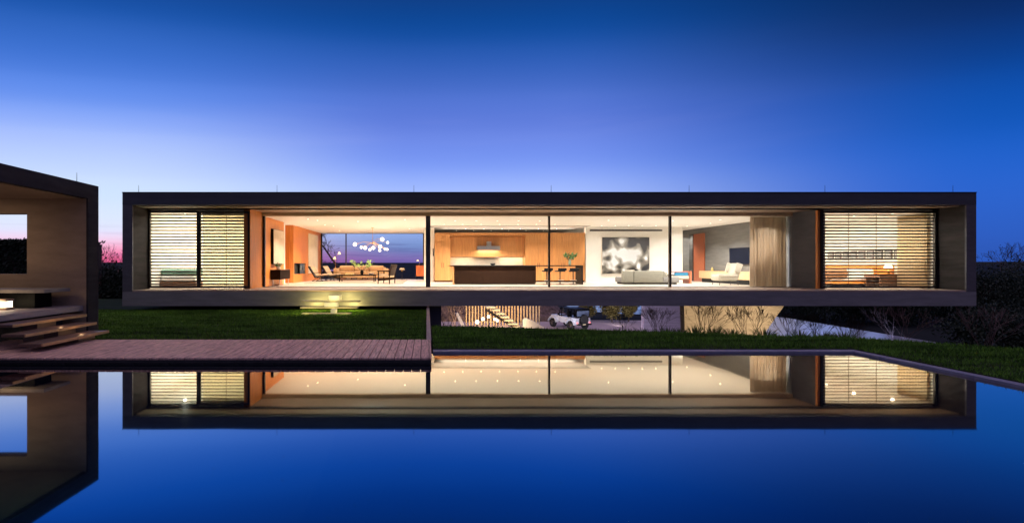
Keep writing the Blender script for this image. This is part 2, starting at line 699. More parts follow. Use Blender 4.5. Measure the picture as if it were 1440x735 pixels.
nn = t.nodes.new('ShaderNodeTexNoise')
nn.inputs['Scale'].default_value = .7
nn.inputs['Detail'].default_value = 2
t.links.new(tcn.outputs['Object'], nn.inputs['Vector'])
bp = t.nodes.new('ShaderNodeBump')
bp.inputs['Strength'].default_value = .035
bp.inputs['Distance'].default_value = .02
t.links.new(nn.outputs[0], bp.inputs['Height'])
t.links.new(bp.outputs[0], gl.inputs['Normal'])
o = t.nodes.new('ShaderNodeOutputMaterial')
t.links.new(mx.outputs[0], o.inputs[0])
sheet('pool_water', [(-10.5, -8), (8.28, -8), (8.28, 9.36), (-10.5, 9.36)], 0.0, wm)
m = MB()
for k in range(12):
    x0 = .12 + k * .68
    m.box(x0, min(x0 + .676, 8.275), 9.36, 9.60, -.3, .04)
for k in range(23):
    y0 = 9.60 - (k + 1) * .76
    m.box(8.282, 8.46, y0 + .004, y0 + .76, -.3, .04)
tag(m.build('pool_coping', stone_p, bevel=.006), kind='structure')

# --- timber patio over the pool edge
m = MB()
x = -11.2
while x < .06:
    ya = 8.30
    while ya < 10.34:
        yb = min(10.36, ya + random.uniform(.5, 1.3))
        if yb > 10.1:
            yb = 10.36
        m.box(x, min(x + .138, .085), ya, yb - .006, .085, .12 + random.uniform(-.0015, .0015))
        ya = yb
    x += .15
tag(m.build('patio_boards', deck_m, bevel=.004), kind='structure')
m = MB()
m.box(-11.2, .08, 8.32, 10.36, .035, .083)
m.box(-11.2, .08, 8.36, 8.44, -.25, .034)
m.box(-11.2, .08, 10.2, 10.38, -.35, .034)
k = -11.1
while k < 0:
    m.box(k, k + .05, 8.345, 8.362, -.06, .034)
    k += .6
tag(m.build('patio_base', deck_d), kind='structure')
# retaining wall between the two lawns
m = MB()
m.box(-.005, .10, 10.38, 18.6, -4, .10)
tag(m.build('retaining_wall', pm('retaining_concrete', (.34, .27, .26), .8, .2, 5)), 'low pale retaining wall running from the patio back to the house', 'wall')

# --- grass blades
def blades(name, pts, zf, h, mat_, spread=.03):
    n = len(pts)
    a = rng.uniform(0, 2 * np.pi, n)
    hh = h * rng.uniform(.5, 1.3, n)
    wd = rng.uniform(.006, .014, n)
    lean = rng.normal(0, spread, (n, 2))
    z = np.array([zf(px, py) for px, py in pts])
    v = np.zeros((n, 3, 3))
    v[:, 0, 0] = pts[:, 0] - np.cos(a) * wd
    v[:, 0, 1] = pts[:, 1] - np.sin(a) * wd
    v[:, 1, 0] = pts[:, 0] + np.cos(a) * wd
    v[:, 1, 1] = pts[:, 1] + np.sin(a) * wd
    v[:, 0, 2] = v[:, 1, 2] = z - .01
    v[:, 2, 0] = pts[:, 0] + lean[:, 0]
    v[:, 2, 1] = pts[:, 1] + lean[:, 1]
    v[:, 2, 2] = z + hh
    me = bpy.data.meshes.new(name)
    me.vertices.add(n * 3)
    me.vertices.foreach_set('co', v.ravel())
    me.loops.add(n * 3)
    me.loops.foreach_set('vertex_index', np.arange(n * 3, dtype=np.int32))
    me.polygons.add(n)
    me.polygons.foreach_set('loop_start', np.arange(0, n * 3, 3, dtype=np.int32))
    me.polygons.foreach_set('loop_total', np.full(n, 3, dtype=np.int32))
    me.materials.append(mat_)
    me.update(calc_edges=True)
    o = bpy.data.objects.new(name, me)
    COL.objects.link(o)
    return tag(o, kind='stuff')


grass_m = pm('grass_blades', (.026, .085, .012), .8, .6, 1.1, (.5, 3.5, 1), spec=.1, c2=(.11, .23, .03))
pts = np.column_stack([rng.uniform(-13, -.02, 90000), 10.40 + 8.1 * rng.uniform(0, 1, 90000)])
blades('grass_left', pts, lawn_left_z, .055, grass_m)
pts = np.column_stack([rng.uniform(.14, 14.5, 150000), rng.uniform(2, 13.2, 150000)])
pts = np.array([p for p in pts if inside(p[0], p[1], poly_r)])
blades('grass_right', pts, lambda x, y: .05 + .02 * mnoise.noise((x * .6, y * .6, 1)), .06, grass_m)

# ================================================================= HOUSE
YF, YS, YG, YB = 18.13, 19.2, 20.67, 32.0          # front face, louvre plane, glass plane, back wall
ZF, ZC, ZS, ZT, ZU = .76, 3.79, 3.96, 4.41, .173   # floor, ceiling, soffit, roof top, underside
XL, XR = -11.41, 20.61
house = thing('house', 'long low concrete box house with lit glass front, floating above the lawn', 'house', (4.6, YF, ZU))


def part(name, mats, fn, parent=house, **k):
    m = MB()
    fn(m)
    return m.build(name, mats, parent, **k)


part('roof', concrete_dark, lambda m: m.box(XL, XR, YF, YB + .4, ZS, ZT))
part('parapet', dark_metal, lambda m: m.box(XL - .01, XR + .01, YF - .015, YF + .3, ZT + .002, ZT + .03))
part('floor_slab', concrete, lambda m: m.box(XL, XR, YF, YB + .4, ZU, ZF - .06))
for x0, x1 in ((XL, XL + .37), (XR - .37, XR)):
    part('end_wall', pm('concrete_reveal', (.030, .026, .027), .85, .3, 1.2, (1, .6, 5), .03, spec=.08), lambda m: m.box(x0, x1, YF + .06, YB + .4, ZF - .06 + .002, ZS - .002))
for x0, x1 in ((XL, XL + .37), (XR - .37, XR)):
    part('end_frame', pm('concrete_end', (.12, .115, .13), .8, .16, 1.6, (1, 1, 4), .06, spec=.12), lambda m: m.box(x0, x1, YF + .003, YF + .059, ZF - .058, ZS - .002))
part('terrace', terrace_m, lambda m: [m.box(XL + .372, XR - .372, YF + .01 + k * .128, YF + .01 + k * .128 + .122, ZF - .058, ZF) for k in range(20)], bevel=.004)
part('floor', floor_m, lambda m: m.box(XL + .372, XR - .372, YG - .02, YB, ZF - .058, ZF))
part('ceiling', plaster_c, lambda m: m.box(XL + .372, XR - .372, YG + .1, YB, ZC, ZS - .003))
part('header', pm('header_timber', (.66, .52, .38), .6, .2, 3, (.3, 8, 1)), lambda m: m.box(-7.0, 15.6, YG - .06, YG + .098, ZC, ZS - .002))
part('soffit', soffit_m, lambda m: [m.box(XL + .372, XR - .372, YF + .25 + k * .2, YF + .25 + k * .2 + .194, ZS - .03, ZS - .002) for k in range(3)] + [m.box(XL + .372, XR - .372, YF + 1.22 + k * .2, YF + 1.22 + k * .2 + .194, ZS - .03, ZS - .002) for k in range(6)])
part('screen_track', dark_metal, lambda m: m.box(XL + .374, XR - .374, YS - .14, YS + .02, ZS - .07, ZS - .004))


def back_wall(m):
    m.box(XL + .372, -7.0, YB + .003, YB + .3, ZF, ZC)
    m.box(-.15, XR - .372, YB + .003, YB + .3, ZF, ZC)
    m.box(-7.0, -.15, YB + .003, YB + .3, ZC - .005, ZS - .004)


part('back_wall', plaster_w, back_wall)
# back glazing of the living room
part('window_frame', dark_brown, lambda m: m.box(-7.0, -6.9, YB - .05, YB + .02, ZF, ZC).box(-.25, -.15, YB - .05, YB + .02, ZF, ZC).box(-5.37, -5.3, YB - .05, YB + .02, ZF, ZC).box(-6.9, -.25, YB - .045, YB + .015, ZC - .03, ZC - .002).box(-6.9, -.25, YB - .045, YB + .015, ZF + .002, ZF + .05))
part('back_glass', gl_back, lambda m: m.box(-6.9, -.25, YB - .02, YB - .008, ZF + .05, ZC - .03))


# partitions
def left_part(m):
    m.box(-7.25, -7.0, YS - .02, 23.7, ZF, ZS - .035)        # timber clad return + first wall
    m.box(-7.25, -7.0, 25.4, 25.55, ZF, ZC)
    m.box(-7.25, -7.0, 28.0, YB, ZF, ZC)
    m.box(-7.25, -7.0, 25.55, 28.0, 1.80, ZC)
    m.box(-7.25, -7.0, 25.55, 28.0, ZF, 1.20)
    m.box(-7.95, -7.8, 23.5, 25.6, ZF, ZC)                   # niche back
    m.box(-7.8, -7.252, 25.41, 25.52, ZF, ZC - .002)
    m.box(-7.8, -7.25, 23.5, 23.7, ZF, ZC - .002)


part('timber_wall', wood_o, left_part)
fp = part('fireplace', black, lambda m: m.box(-7.7, -7.26, 25.55, 28.0, 1.2, 1.8))
part('fire_screen', pm('smoked_glass', (.10, .11, .105), .2, .2, 3), lambda m: m.box(-7.06, -7.04, 26.9, 27.97, 1.22, 1.78), fp)
part('fire_surround', pm('blackened_steel', (.04, .042, .04), .4, .3, 4), lambda m: m.box(-7.26, -7.02, 25.552, 27.998, 1.202, 1.22).box(-7.26, -7.02, 25.552, 27.998, 1.78, 1.798).box(-7.25, -7.1, 27.96, 27.998, 1.22, 1.78).box(-7.255, -7.2, 25.57, 27.96, 1.22, 1.78), fp)


def right_part(m):
    m.box(15.6, 15.85, YG + .2, 27.1, ZF, ZC)
    m.box(15.6, 15.85, 28.75, YB, ZF, ZC)
    m.box(15.6, 15.85, 27.1, 28.75, 3.5, ZC)


part('grey_wall', plaster_g, right_part)
part('return_wall', concrete_dark, lambda m: m.box(15.6, 15.85, YS + .12, YG + .198, ZF, ZS - .035))
part('return_trim', wood_o, lambda m: m.box(15.53, 15.62, YS - .0, YS + .115, ZF, ZS - .075))
part('white_wall', plaster_w, lambda m: m.box(8.75, 14.08, 26.6, 26.9, ZF, ZC))
part('side_wall', plaster_w, lambda m: m.box(-.15, .10, 27.2, YB, ZF, ZC).box(.10, .42, 27.0, 27.3, ZF, ZC))
part('air_slot', dark_metal, lambda m: m.box(8.97, 12.95, 26.58, 26.6, 3.56, 3.645))
part('ceiling_shade_sheet', pm('ceiling_shaded', (.22, .2, .17), .8, .1, 4), lambda m: m.box(.1, 8.75, 25.7, YB, ZC - .012, ZC - .004))  # same ceiling carried on in grey, painting its unlit back part
door = part('pivot_door', pm('door_wood', (.18, .045, .016), .4, .2, 4, (6, 6, .4)), lambda m: m.box(15.56, 15.62, 27.12, 28.2, ZF + .01, 3.49))
part('door_edge', black, lambda m: m.box(15.55, 15.63, 28.2, 28.28, ZF + .01, 3.49), door)
part('corridor_wall', plaster_w, lambda m: m.box(16.6, 16.8, 26.6, 29.6, ZF, ZC).box(15.85, 16.6, 29.5, 29.6, ZF, ZC))

# front glazing
col = part('column', column_m, lambda m: m.box(-.04, .16, YG - .1, YG + .1, ZF, ZC - .002))
for px, wd in ((772, .075), (942, .08), (371.5, .09)):
    x = (px - 600) * YG / 680
    part('mullion', dark_metal, lambda m: m.box(x - wd / 2, x + wd / 2, YG - .06, YG + .06, ZF, ZC - .002))
gx = [-6.86, -.06, .18, 5.19, 5.27, 10.355, 10.435, 15.58]
for a, b in zip(gx[::2], gx[1::2]):
    part('glass_pane', gl_clear, lambda m: m.box(a, b, YG - .007, YG + .007, ZF + .02, ZC - .01))
part('glass_track', dark_metal, lambda m: m.box(-6.9, 15.58, YG - .05, YG + .05, ZF + .001, ZF + .02))


# louvred bedroom screens: frame with its slats
def louvre(x0, x1, z0, z1, pitch, slat, tilt, mids=()):
    f = part('louvre_frame', dark_brown, lambda m: m.box(x0, x0 + .07, YS - .05, YS + .05, z0, z1).box(x1 - .07, x1, YS - .05, YS + .05, z0, z1).box(x0 + .07, x1 - .07, YS - .05, YS + .05, z0, z0 + .09).box(x0 + .07, x1 - .07, YS - .05, YS + .05, z1 - .08, z1))

    def sl(m):
        z = z0 + .09 + pitch * .5
        while z < z1 - .1:
            M = Matrix.Translation((0, YS, z)) @ Matrix.Rotation(tilt, 4, 'X')
            m.box(x0 + .07, x1 - .07, -.008, .008, -slat / 2, slat / 2, M)
            z += pitch
        for q in mids:
            m.box(q - .008, q + .008, YS + .05, YS + .06, z0 + .09, z1 - .08)
    part('slats', pm('slat_bronze', (.085, .062, .045), .5, .25, 5), sl, f)


louvre(-11.03, -9.045, .79, 3.85, .1255, .05, .35)
louvre(-9.04, -7.02, .79, 3.83, .1255, .064, -.15, (-7.98,))
louvre(15.64, 20.21, .79, 3.84, .1245, .054, .25, (16.8, 17.9))
part('bedroom_glass', gl_lou, lambda m: m.box(-11.03, -7.26, 19.32, 19.332, ZF, ZC))
part('bedroom_glass', gl_lou, lambda m: m.box(15.86, 20.23, 19.32, 19.332, ZF, ZC))
for x0, x1 in ((-11.03, -7.26), (15.86, 20.23)):
    part('bedroom_ceiling', plaster_c, lambda m: m.box(x0, x1, 19.34, YG + .095, ZC, ZS - .04))
    part('bedroom_wall', plaster_w, lambda m: m.box(x0, x1, 24.6, 24.8, ZF, ZC))
for x0 in (-7.28, 15.855, 20.21, -11.035):
    part('bedroom_lining', plaster_w, lambda m: m.box(x0, x0 + .025, 19.27, 24.598, ZF + .002, ZC - .002))

# supports under the house
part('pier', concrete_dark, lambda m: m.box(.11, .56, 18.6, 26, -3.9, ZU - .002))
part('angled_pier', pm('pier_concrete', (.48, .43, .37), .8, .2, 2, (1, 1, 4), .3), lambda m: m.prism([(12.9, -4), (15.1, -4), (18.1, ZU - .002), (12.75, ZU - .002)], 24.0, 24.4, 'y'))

# downlights in the ceilings (each a recessed can with its spot)
WL, WK, WS, WB = (1, .82, .65), (1, .92, .79), (1, .96, .89), (1, .95, .84)


def downlight(x, y, e, c, z=ZC, spot=125, rad=.05):
    part('downlight', [glow_dl, white_p], lambda m: (m.use(0).lathe([(.038, -.006), (.038, -.004)], (x, y, z), 10), m.use(1).lathe([(.06, -.0035), (.07, -.001)], (x, y, z), 12)))
    lamp('SPOT', 'downlight_lamp', (x, y, z - .03), e, c, house, rad, R(spot), (x, y, 0), .7)


for x, y in ((-5.4, 22.0), (-5.1, 22.6), (-5.3, 25.2), (-5.0, 25.9), (-3.3, 23.2), (-1.0, 22.2), (-3.4, 30.4), (-1.0, 28.0), (-5.3, 29.4)):
    downlight(x, y, 720, WL)
for k in range(7):
    downlight(.9 + k * .95, 24.9, 500, WK)
for k in range(5):
    downlight(1.35 + k * 1.0, 22.9, 1080, WK)
for k in range(5):
    downlight(9.3 + k * .72, 25.7, 150, WS)
for x, y in ((8.5, 22.6), (11.6, 22.8), (13.6, 22.4), (14.0, 26.0), (14.9, 29.2), (14.2, 24.2), (14.7, 21.7)):  # last spot added to brighten the linen curtain
    downlight(x, y, 1400, WS)
for x, y in ((-9.8, 19.62), (-9.0, 20.6), (-8.2, 21.2), (-9.2, 22.0), (-9.6, 23.4), (-8.1, 23.2)):  # first spot added to brighten the dim end wall near the glass
    downlight(x, y, 560, WB, spot=174, rad=.06)
for x, y in ((18.9, 19.62), (18.2, 20.6), (18.2, 22.0), (18.2, 23.6), (16.8, 21.2), (16.8, 23.0)):  # first spot added to brighten the sheer curtain
    downlight(x, y, 520, WB, spot=172, rad=.06)
downlight(16.2, 28.4, 500, WS)
# spots on the shade-grey ceiling sheet behind the kitchen block
for k in range(6):
    for dx, dy in ((0, 29.2), (.45, 27.9)):
        x = 1.8 + k * 1.05 + dx
        part('downlight', glow_dl, lambda m: m.lathe([(.025, -.02), (.025, -.013)], (x, dy, ZC), 8))
lamp('AREA', 'cove_light', (4.6, 27.6, 3.52), 150, WK, house, 7.5, target=(4.6, 27.9, 6), sizey=.2)
lamp('AREA', 'cove_light', (4.6, 26.76, 3.44), 300, WK, house, 8.0, target=(4.6, 26.1, 4.3), sizey=.05)

# ================================================================= POOL PAVILION (left)
PX, PY0, PY1 = -8.28, 1.5, 12.2
pav = thing('pavilion', 'open sided concrete pool pavilion at the left, seen from inside its frame', 'pavilion', (-11, 7, 0.15))
pav_dark = pm('pavilion_frame', (.045, .042, .048), .85, .3, 1.2, (1, 1, 6), .2, spec=.08)
part('roof', pav_dark, lambda m: m.box(-15, PX, PY0, PY1, 3.34, 3.69), pav)
part('floor_slab', pm('pavilion_floor', (.36, .31, .33), .6, .2, 4, (6, .6, 1)), lambda m: m.box(-15, -8.40, PY0, PY1 - .371, .60, .72), pav)
part('plinth', concrete_dark, lambda m: m.box(-15, -8.9, PY0, PY1 - .38, -.6, .598), pav)
part('end_wall', concrete_warm, lambda m: m.box(-15, -12.6, PY1 - .37, PY1 - .08, .6, 3.338).box(-9.78, PX - .05, PY1 - .37, PY1 - .08, -.3, 3.338).box(-12.6, -9.78, PY1 - .37, PY1 - .08, .6, 1.49).box(-12.6, -9.78, PY1 - .37, PY1 - .08, 2.97, 3.338), pav)
part('frame', pav_dark, lambda m: m.box(-9.0, PX, PY1 - .078, PY1, -.4, 3.338).box(PX - .048, PX, PY1 - .372, PY1 - .08, -.4, 3.338), pav)
part('ceiling', concrete_warm, lambda m: m.box(-14.9, PX - .15, PY0, PY1 - .372, 3.325, 3.338), pav)
part('back_wall', concrete_warm, lambda m: m.box(-15, -14.8, PY0, PY1 - .372, .722, 3.32), pav)

steps = thing('pavilion_steps', 'three floating timber treads climbing to the pavilion floor from the patio', 'steps', (-7.5, 10, .12))
lit_edge_m = pm('tread_lit_edge', (.62, .36, .18), .5, .15, 4)  # pale tone paints the lamplight on the tread fronts
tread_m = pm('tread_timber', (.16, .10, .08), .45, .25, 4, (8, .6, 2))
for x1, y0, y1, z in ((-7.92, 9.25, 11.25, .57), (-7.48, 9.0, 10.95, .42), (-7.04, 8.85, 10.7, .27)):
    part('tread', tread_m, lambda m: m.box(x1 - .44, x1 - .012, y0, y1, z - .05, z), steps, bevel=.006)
    part('lit_edge', lit_edge_m, lambda m: m.box(x1 - .0115, x1 + .012, y0, y1, z - .052, z + .002), steps)  # strip added only to show the lit front edge
for x1, z0, z1, le in ((-8.05, .125, .518, .45), (-7.62, .125, .368, .45), (-7.2, .125, .218, 0)):
    part('support', concrete_warm, lambda m: m.box(x1 - .3, x1, 10.0, 10.5, z0, z1), steps)
    if le:
        lamp('POINT', 'step_lamp', (x1 + .34, 10.2, z1 - .03), le, (1, .6, .3), steps, .03)

bench = thing('bench', 'long low cantilevered concrete bench inside the pavilion', 'bench', (-9.4, 11.2, .72))
part('seat', pm('bench_concrete', (.30, .27, .25), .6, .15, 4), lambda m: m.box(-11.8, -8.62, 10.9, 11.7, 1.08, 1.16), bench, bevel=.008)
part('base', black, lambda m: m.box(-11.6, -9.0, 11.1, 11.6, .722, 1.079), bench)
lt = thing('lantern', 'glowing box lantern on the pavilion floor under the bench', 'lantern', (-9.4, 10.7, .72))
part('glow_box', em('lantern_glow', (1, .8, .5), 6), lambda m: m.box(-9.62, -9.25, 10.62, 10.8, .78, .91), lt)
part('casing', concrete_warm, lambda m: m.box(-9.64, -9.23, 10.6, 10.82, .722, .778).box(-9.64, -9.23, 10.6, 10.82, .912, .96), lt)
lamp('POINT', 'lantern_lamp', (-9.44, 10.5, .95), 6, (1, .72, .45), lt, .08)
lamp('AREA', 'pavilion_fill', (-10.6, 10.2, 3.30), 19, (1, .74, .5), pav, .6, target=(-10.6, 10.4, 0))  # unseen fill lamp added to brighten the pavilion interior

# ================================================================= steps to the terrace of the house
gs = thing('garden_steps', 'floating lit stone steps rising from the lawn to the house terrace', 'steps', (-3.4, 17.0, .05))
step_m = pm('step_stone', (.40, .36, .26), .6, .15, 6)
for x0, x1, y0, z in ((-4.5, -2.42, 17.35, .42), (-4.44, -2.42, 16.95, .23), (-4.3, -2.6, 16.5, .05)):
    part('tread', step_m, lambda m: m.box(x0, x1, y0, y0 + .40, z - .045, z), gs, bevel=.006)
part('riser_block', white_p, lambda m: m.box(-3.55, -3.15, 17.5, 17.9, .422, .60), gs)
part('riser_block', white_p, lambda m: m.box(-3.62, -3.15, 17.1, 17.32, .232, .374), gs)
part('riser_block', white_p, lambda m: m.box(-3.3, -3.13, 16.6, 16.9, .052, .184), gs)
for x, y, z, e in ((-3.35, 16.75, .30, 4), (-3.35, 17.28, .52, 4), (-4.1, 17.80, .20, 20), (-3.75, 17.80, .52, 9), (-2.95, 17.80, .52, 9), (-2.7, 17.80, .20, 20), (-4.1, 16.5, .2, 14), (-2.8, 16.5, .2, 14)):
    lamp('POINT', 'step_lamp', (x, y, z), e, (1, .80, .24), gs, .04)

# ================================================================= lightning rods
for i, px in enumerate((195, 389.5, 582, 775, 969, 1160, 1340)):
    x = (px - 600) * 18.4 / 680
    o = MB().tube((x, 18.4, ZT), (x, 18.4, 4.74), .009, .005, 6).lathe([(.04, 0), (.03, .03), (.012, .05)], (x, 18.4, ZT), 8).build('lightning_rod', dark_metal)
    tag(o, '%s thin lightning rod from the left on the roof of the house' % ('first', 'second', 'third', 'fourth', 'fifth', 'sixth', 'seventh')[i], 'lightning rod', 'lightning rods along the roof')
x = (108 - 600) * 12.0 / 680
tag(MB().tube((x, 12.0, 3.69), (x, 12.0, 4.0), .008, .004, 6).lathe([(.03, 0), (.02, .02), (.01, .03)], (x, 12.0, 3.69), 8).build('lightning_rod', dark_metal), 'thin lightning rod standing on the pavilion roof', 'lightning rod')

# ================================================================= LIVING ROOM
t_ = thing('console', 'dark wood console on slim legs below the pale painting', 'console', (-6.75, 22.4, ZF))
part('body', wood_d, lambda m: m.box(-6.98, -6.54, 21.6, 23.15, 1.05, 1.47), t_, bevel=.008)
part('top', walnut, lambda m: m.box(-6.99, -6.52, 21.58, 23.17, 1.472, 1.50), t_, bevel=.004)
for x, y in ((-6.9, 21.7), (-6.6, 21.7), (-6.9, 23.05), (-6.6, 23.05)):
    part('leg', steel, lambda m: m.tube((x, y, ZF), (x, y, 1.05), .015, .018, 8), t_)


def leafy(m, c, n, spread, size, flat=.6):
    for _ in range(n):
        p = Vector((random.gauss(0, spread), random.gauss(0, spread), random.gauss(0, spread * flat)))
        m.leaf(Vector(c) + p, size * random.uniform(.6, 1.3))


def vase(name, label, loc, r, h, vm, nleaf, lspread, lsize, stems=7, leafmat=leafg, up=.25, group=None):
    t = thing(name, label, 'vase', loc, 0, group)
    MB().lathe([(r * .7, 0), (r, h * .35), (r * .9, h * .7), (r * .55, h), (r * .6, h * 1.02)], (0, 0, 0), 14).build('vase_body', vm, t, smooth=True, local=True)
    m = MB()
    for k in range(stems):
        a = 2 * math.pi * k / stems + random.uniform(-.3, .3)
        tip = Vector((math.cos(a) * lspread * 1.1, math.sin(a) * lspread * .8, h + up * random.uniform(.7, 1.2)))
        m.use(1).tube((0, 0, h * .5), tip * .55 + Vector((0, 0, h * .3)), .008, .006, 5)
        m.tube(tip * .55 + Vector((0, 0, h * .3)), tip, .006, .003, 5)
        m.use(0)
        for q in range(nleaf):
            f = random.uniform(.55, 1.05)
            m.leaf(tip * f + Vector((random.gauss(0, .03), random.gauss(0, .03), random.gauss(0, .03) + h * .3 * (1 - f))), lsize * random.uniform(.6, 1.2))
    m.build('foliage', [leafmat, bark], t, local=True)
    return t


vase('flower_bowl', 'dark bowl of flowers standing on the dark console', (-6.75, 22.0, 1.5), .10, .14, pm('bowl_white', (.7, .7, .66), .3, .1, 4), 8, .13, .045, 7, leafg, .1)
tg = thing('wall_painting', 'pale cream painting in a deep black frame above the console', 'painting', (-6.94, 22.5, 2.5))
part('canvas', pm('canvas_cream', (.56, .45, .34), .9, .10, 1.2), lambda m: m.box(-6.88, -6.865, 21.72, 23.32, 1.76, 3.31), tg)
part('frame', black, lambda m: m.box(-6.995, -6.88, 21.7, 23.34, 1.74, 3.33), tg)
tag(MB().box(-6.995, -6.96, 28.5, 30.95, 1.2, 3.57).build('wall_panel', pm('panel_ivory', (.66, .56, .42), .85, .06, 2), bevel=.004), 'tall plain ivory panel on the timber wall right of the fireplace', 'wall panel')

tag(MB().rbox(-6.2, -1.2, 24.4, 30.2, ZF + .002, ZF + .02, .008, 2).build('rug', rug_m), 'large cream rug under the tan sofa and coffee table', 'rug')

# tan sofa
t_ = thing('sofa', 'long tan sofa with three back cushions facing the pool', 'sofa', (-3.97, 29.4, ZF))
m = MB().rbox(-1.5, 1.5, -.42, .42, .16, .44, .05)
m.build('base', tan, t_, smooth=True, local=True)
for s in (-1, 1):
    MB().rbox(s * 1.5 - .12, s * 1.5 + .12, -.45, .46, .14, .74, .06).build('armrest', tan, t_, smooth=True, local=True)
for k in range(3):
    MB().rbox(-1.36 + k * .92, -.48 + k * .92, -.44, .2, .445, .56, .05).build('seat_cushion', tan, t_, smooth=True, local=True)
    MB().rbox(-1.34 + k * .92, -.50 + k * .92, .05, .32, .56, .90, .08).build('back_cushion', tan, t_, smooth=True, local=True)
MB().rbox(-1.45, 1.45, .3, .47, .4, .8, .06).build('backrest', tan, t_, smooth=True, local=True)
for x in (-1.4, 1.4):
    for y in (-.35, .38):
        MB().tube((x, y, 0), (x, y, .17), .018, .025, 8).build('leg', wood_d, t_, local=True)

# coffee table
t_ = thing('coffee_table', 'long dark low coffee table with a lower shelf on the rug', 'table', (-3.85, 27.0, ZF))
MB().box(-1.0, 1.0, -.45, .45, .34, .41).build('tabletop', wood_d, t_, local=True, bevel=.006)
MB().box(-.95, .95, -.4, .4, .12, .15).build('shelf', walnut, t_, local=True, bevel=.004)
for x in (-.95, .95):
    for y in (-.4, .4):
        MB().box(x - .025, x + .025, y - .025, y + .025, 0, .36).build('leg', wood_d, t_, local=True)
bookc = [(.45, .05, .03), (.6, .55, .5), (.08, .1, .2), (.7, .45, .08), (.3, .12, .1), (.75, .72, .68)]
names = ('red', 'pale grey', 'navy', 'ochre', 'maroon', 'white')
for k in range(6):
    x = -4.65 + k * .30
    w_ = .11
    o = MB().use(0).box(x - w_, x + w_, 26.8, 27.1, .912, .935).box(x - w_, x + w_, 26.8, 27.1, .965, .985).use(1).box(x - w_ + .01, x + w_ - .005, 26.81, 27.09, .935, .965).build('book', [pm('book_cover_%d' % k, bookc[k], .5, .1, 4), white_l])
    tag(o, '%s covered book on the lower shelf of the coffee table' % names[k], 'book', 'books on the coffee table shelf')
o = MB().use(0).box(-4.5, -4.05, 26.72, 27.05, 1.172, 1.19).box(-4.5, -4.05, 26.72, 27.05, 1.23, 1.245).use(1).box(-4.49, -4.055, 26.73, 27.04, 1.19, 1.23).build('book', [pm('cover_yellow', (.75, .48, .03), .5, .1, 4), white_l])
tag(o, 'large yellow book lying on top of the coffee table', 'book')
o = MB().lathe([(.06, 0), (.16, .05), (.17, .07), (.14, .06)], (-3.1, 26.9, 1.17), 16).build('dish', pm('dish_white', (.75, .72, .66), .3, .05, 5), smooth=True)
tag(o, 'round white dish on the right end of the coffee table', 'dish')
vase('branch_vase', 'dark vase with wide spreading green branches on the coffee table', (-3.62, 27.05, 1.172), .10, .26, black, 16, .62, .07, 9, pm('leaf_light', (.22, .33, .08), .6, .4, 8), .48)

# two sling lounge chairs
def lounge_chair(label, loc, rz):
    t = thing('lounge_chair', label, 'chair', loc, rz, 'lounge chairs by the fireplace')
    # chair faces local +X
    for s in (-1, 1):
        m = MB()
        m.tube((-.42, s * .33, .82), (-.05, s * .33, .22), .032, n=6).tube((-.05, s * .33, .22), (.42, s * .33, .30), .032, n=6)
        m.tube((-.30, s * .33, 0), (.25, s * .33, .30), .016, n=6).tube((.38, s * .33, 0), (-.2, s * .33, .46), .016, n=6).tube((-.30, s * .33, .012), (.38, s * .33, .012), .014, n=6)
        m.build('side_frame', dark_metal, t, local=True)
    Mb = Matrix.Translation((-.24, 0, .54)) @ Matrix.Rotation(R(-32), 4, 'Y')
    MB().rbox(-.055, .055, -.31, .31, -.32, .36, .035, M=Mb).build('back_cushion', cushion, t, smooth=True, local=True)
    Ms = Matrix.Translation((.18, 0, .33)) @ Matrix.Rotation(R(-8), 4, 'Y')
    MB().rbox(-.27, .29, -.30, .30, -.03, .06, .035, M=Ms).build('seat_cushion', cushion, t, smooth=True, local=True)
    MB().box(-.30, .31, -.34, .34, -.09, -.035, Ms).build('seat_sling', black, t, local=True)
    MB().box(-.095, -.058, -.34, .34, -.36, .40, Mb).build('back_sling', black, t, local=True)
    for s in (-1, 1):
        MB().box(-.25, .28, s * .35 - .02, s * .35 + .02, .47, .495).build('armrest', wood_d, t, local=True)
    return t


lc = lounge_chair('black framed lounge chair with sand cushions nearest the fireplace', (-6.15, 27.6, ZF + .02), R(-8))
dup(lc, (-5.62, 28.6, ZF + .02), R(-14), 'black framed lounge chair with sand cushions nearer the tan sofa')

# wood armchair in front of the coffee table, seen from behind
t_ = thing('armchair', 'dark wooden armchair with leather back standing on the rug edge', 'chair', (-2.02, 24.4, ZF), R(160))
for x, y, h in ((.32, -.33, .66), (.32, .33, .66), (-.30, -.33, .62), (-.30, .33, .62)):
    MB().tube((x, y, 0), (x - .02, y, h), .026, .032, 8).build('leg', wood_d, t_, local=True)
for s in (-1, 1):
    MB().rbox(-.36, .36, s * .33 - .035, s * .33 + .035, .61, .665, .015).build('armrest', wood_d, t_, local=True)
    MB().box(-.3, .3, s * .33 - .012, s * .33 + .012, .18, .28, Matrix.Rotation(R(7), 4, 'Y')).build('rail', wood_d, t_, local=True)
Ms = Matrix.Translation((.02, 0, .40)) @ Matrix.Rotation(R(-7), 4, 'Y')
MB().rbox(-.32, .32, -.30, .30, -.05, .06, .03, M=Ms).build('seat', cushion, t_, smooth=True, local=True)
Mb = Matrix.Translation((-.34, 0, .68)) @ Matrix.Rotation(R(-16), 4, 'Y')
MB().rbox(-.04, .05, -.31, .31, -.28, .30, .03, M=Mb).build('backrest', leather, t_, smooth=True, local=True)

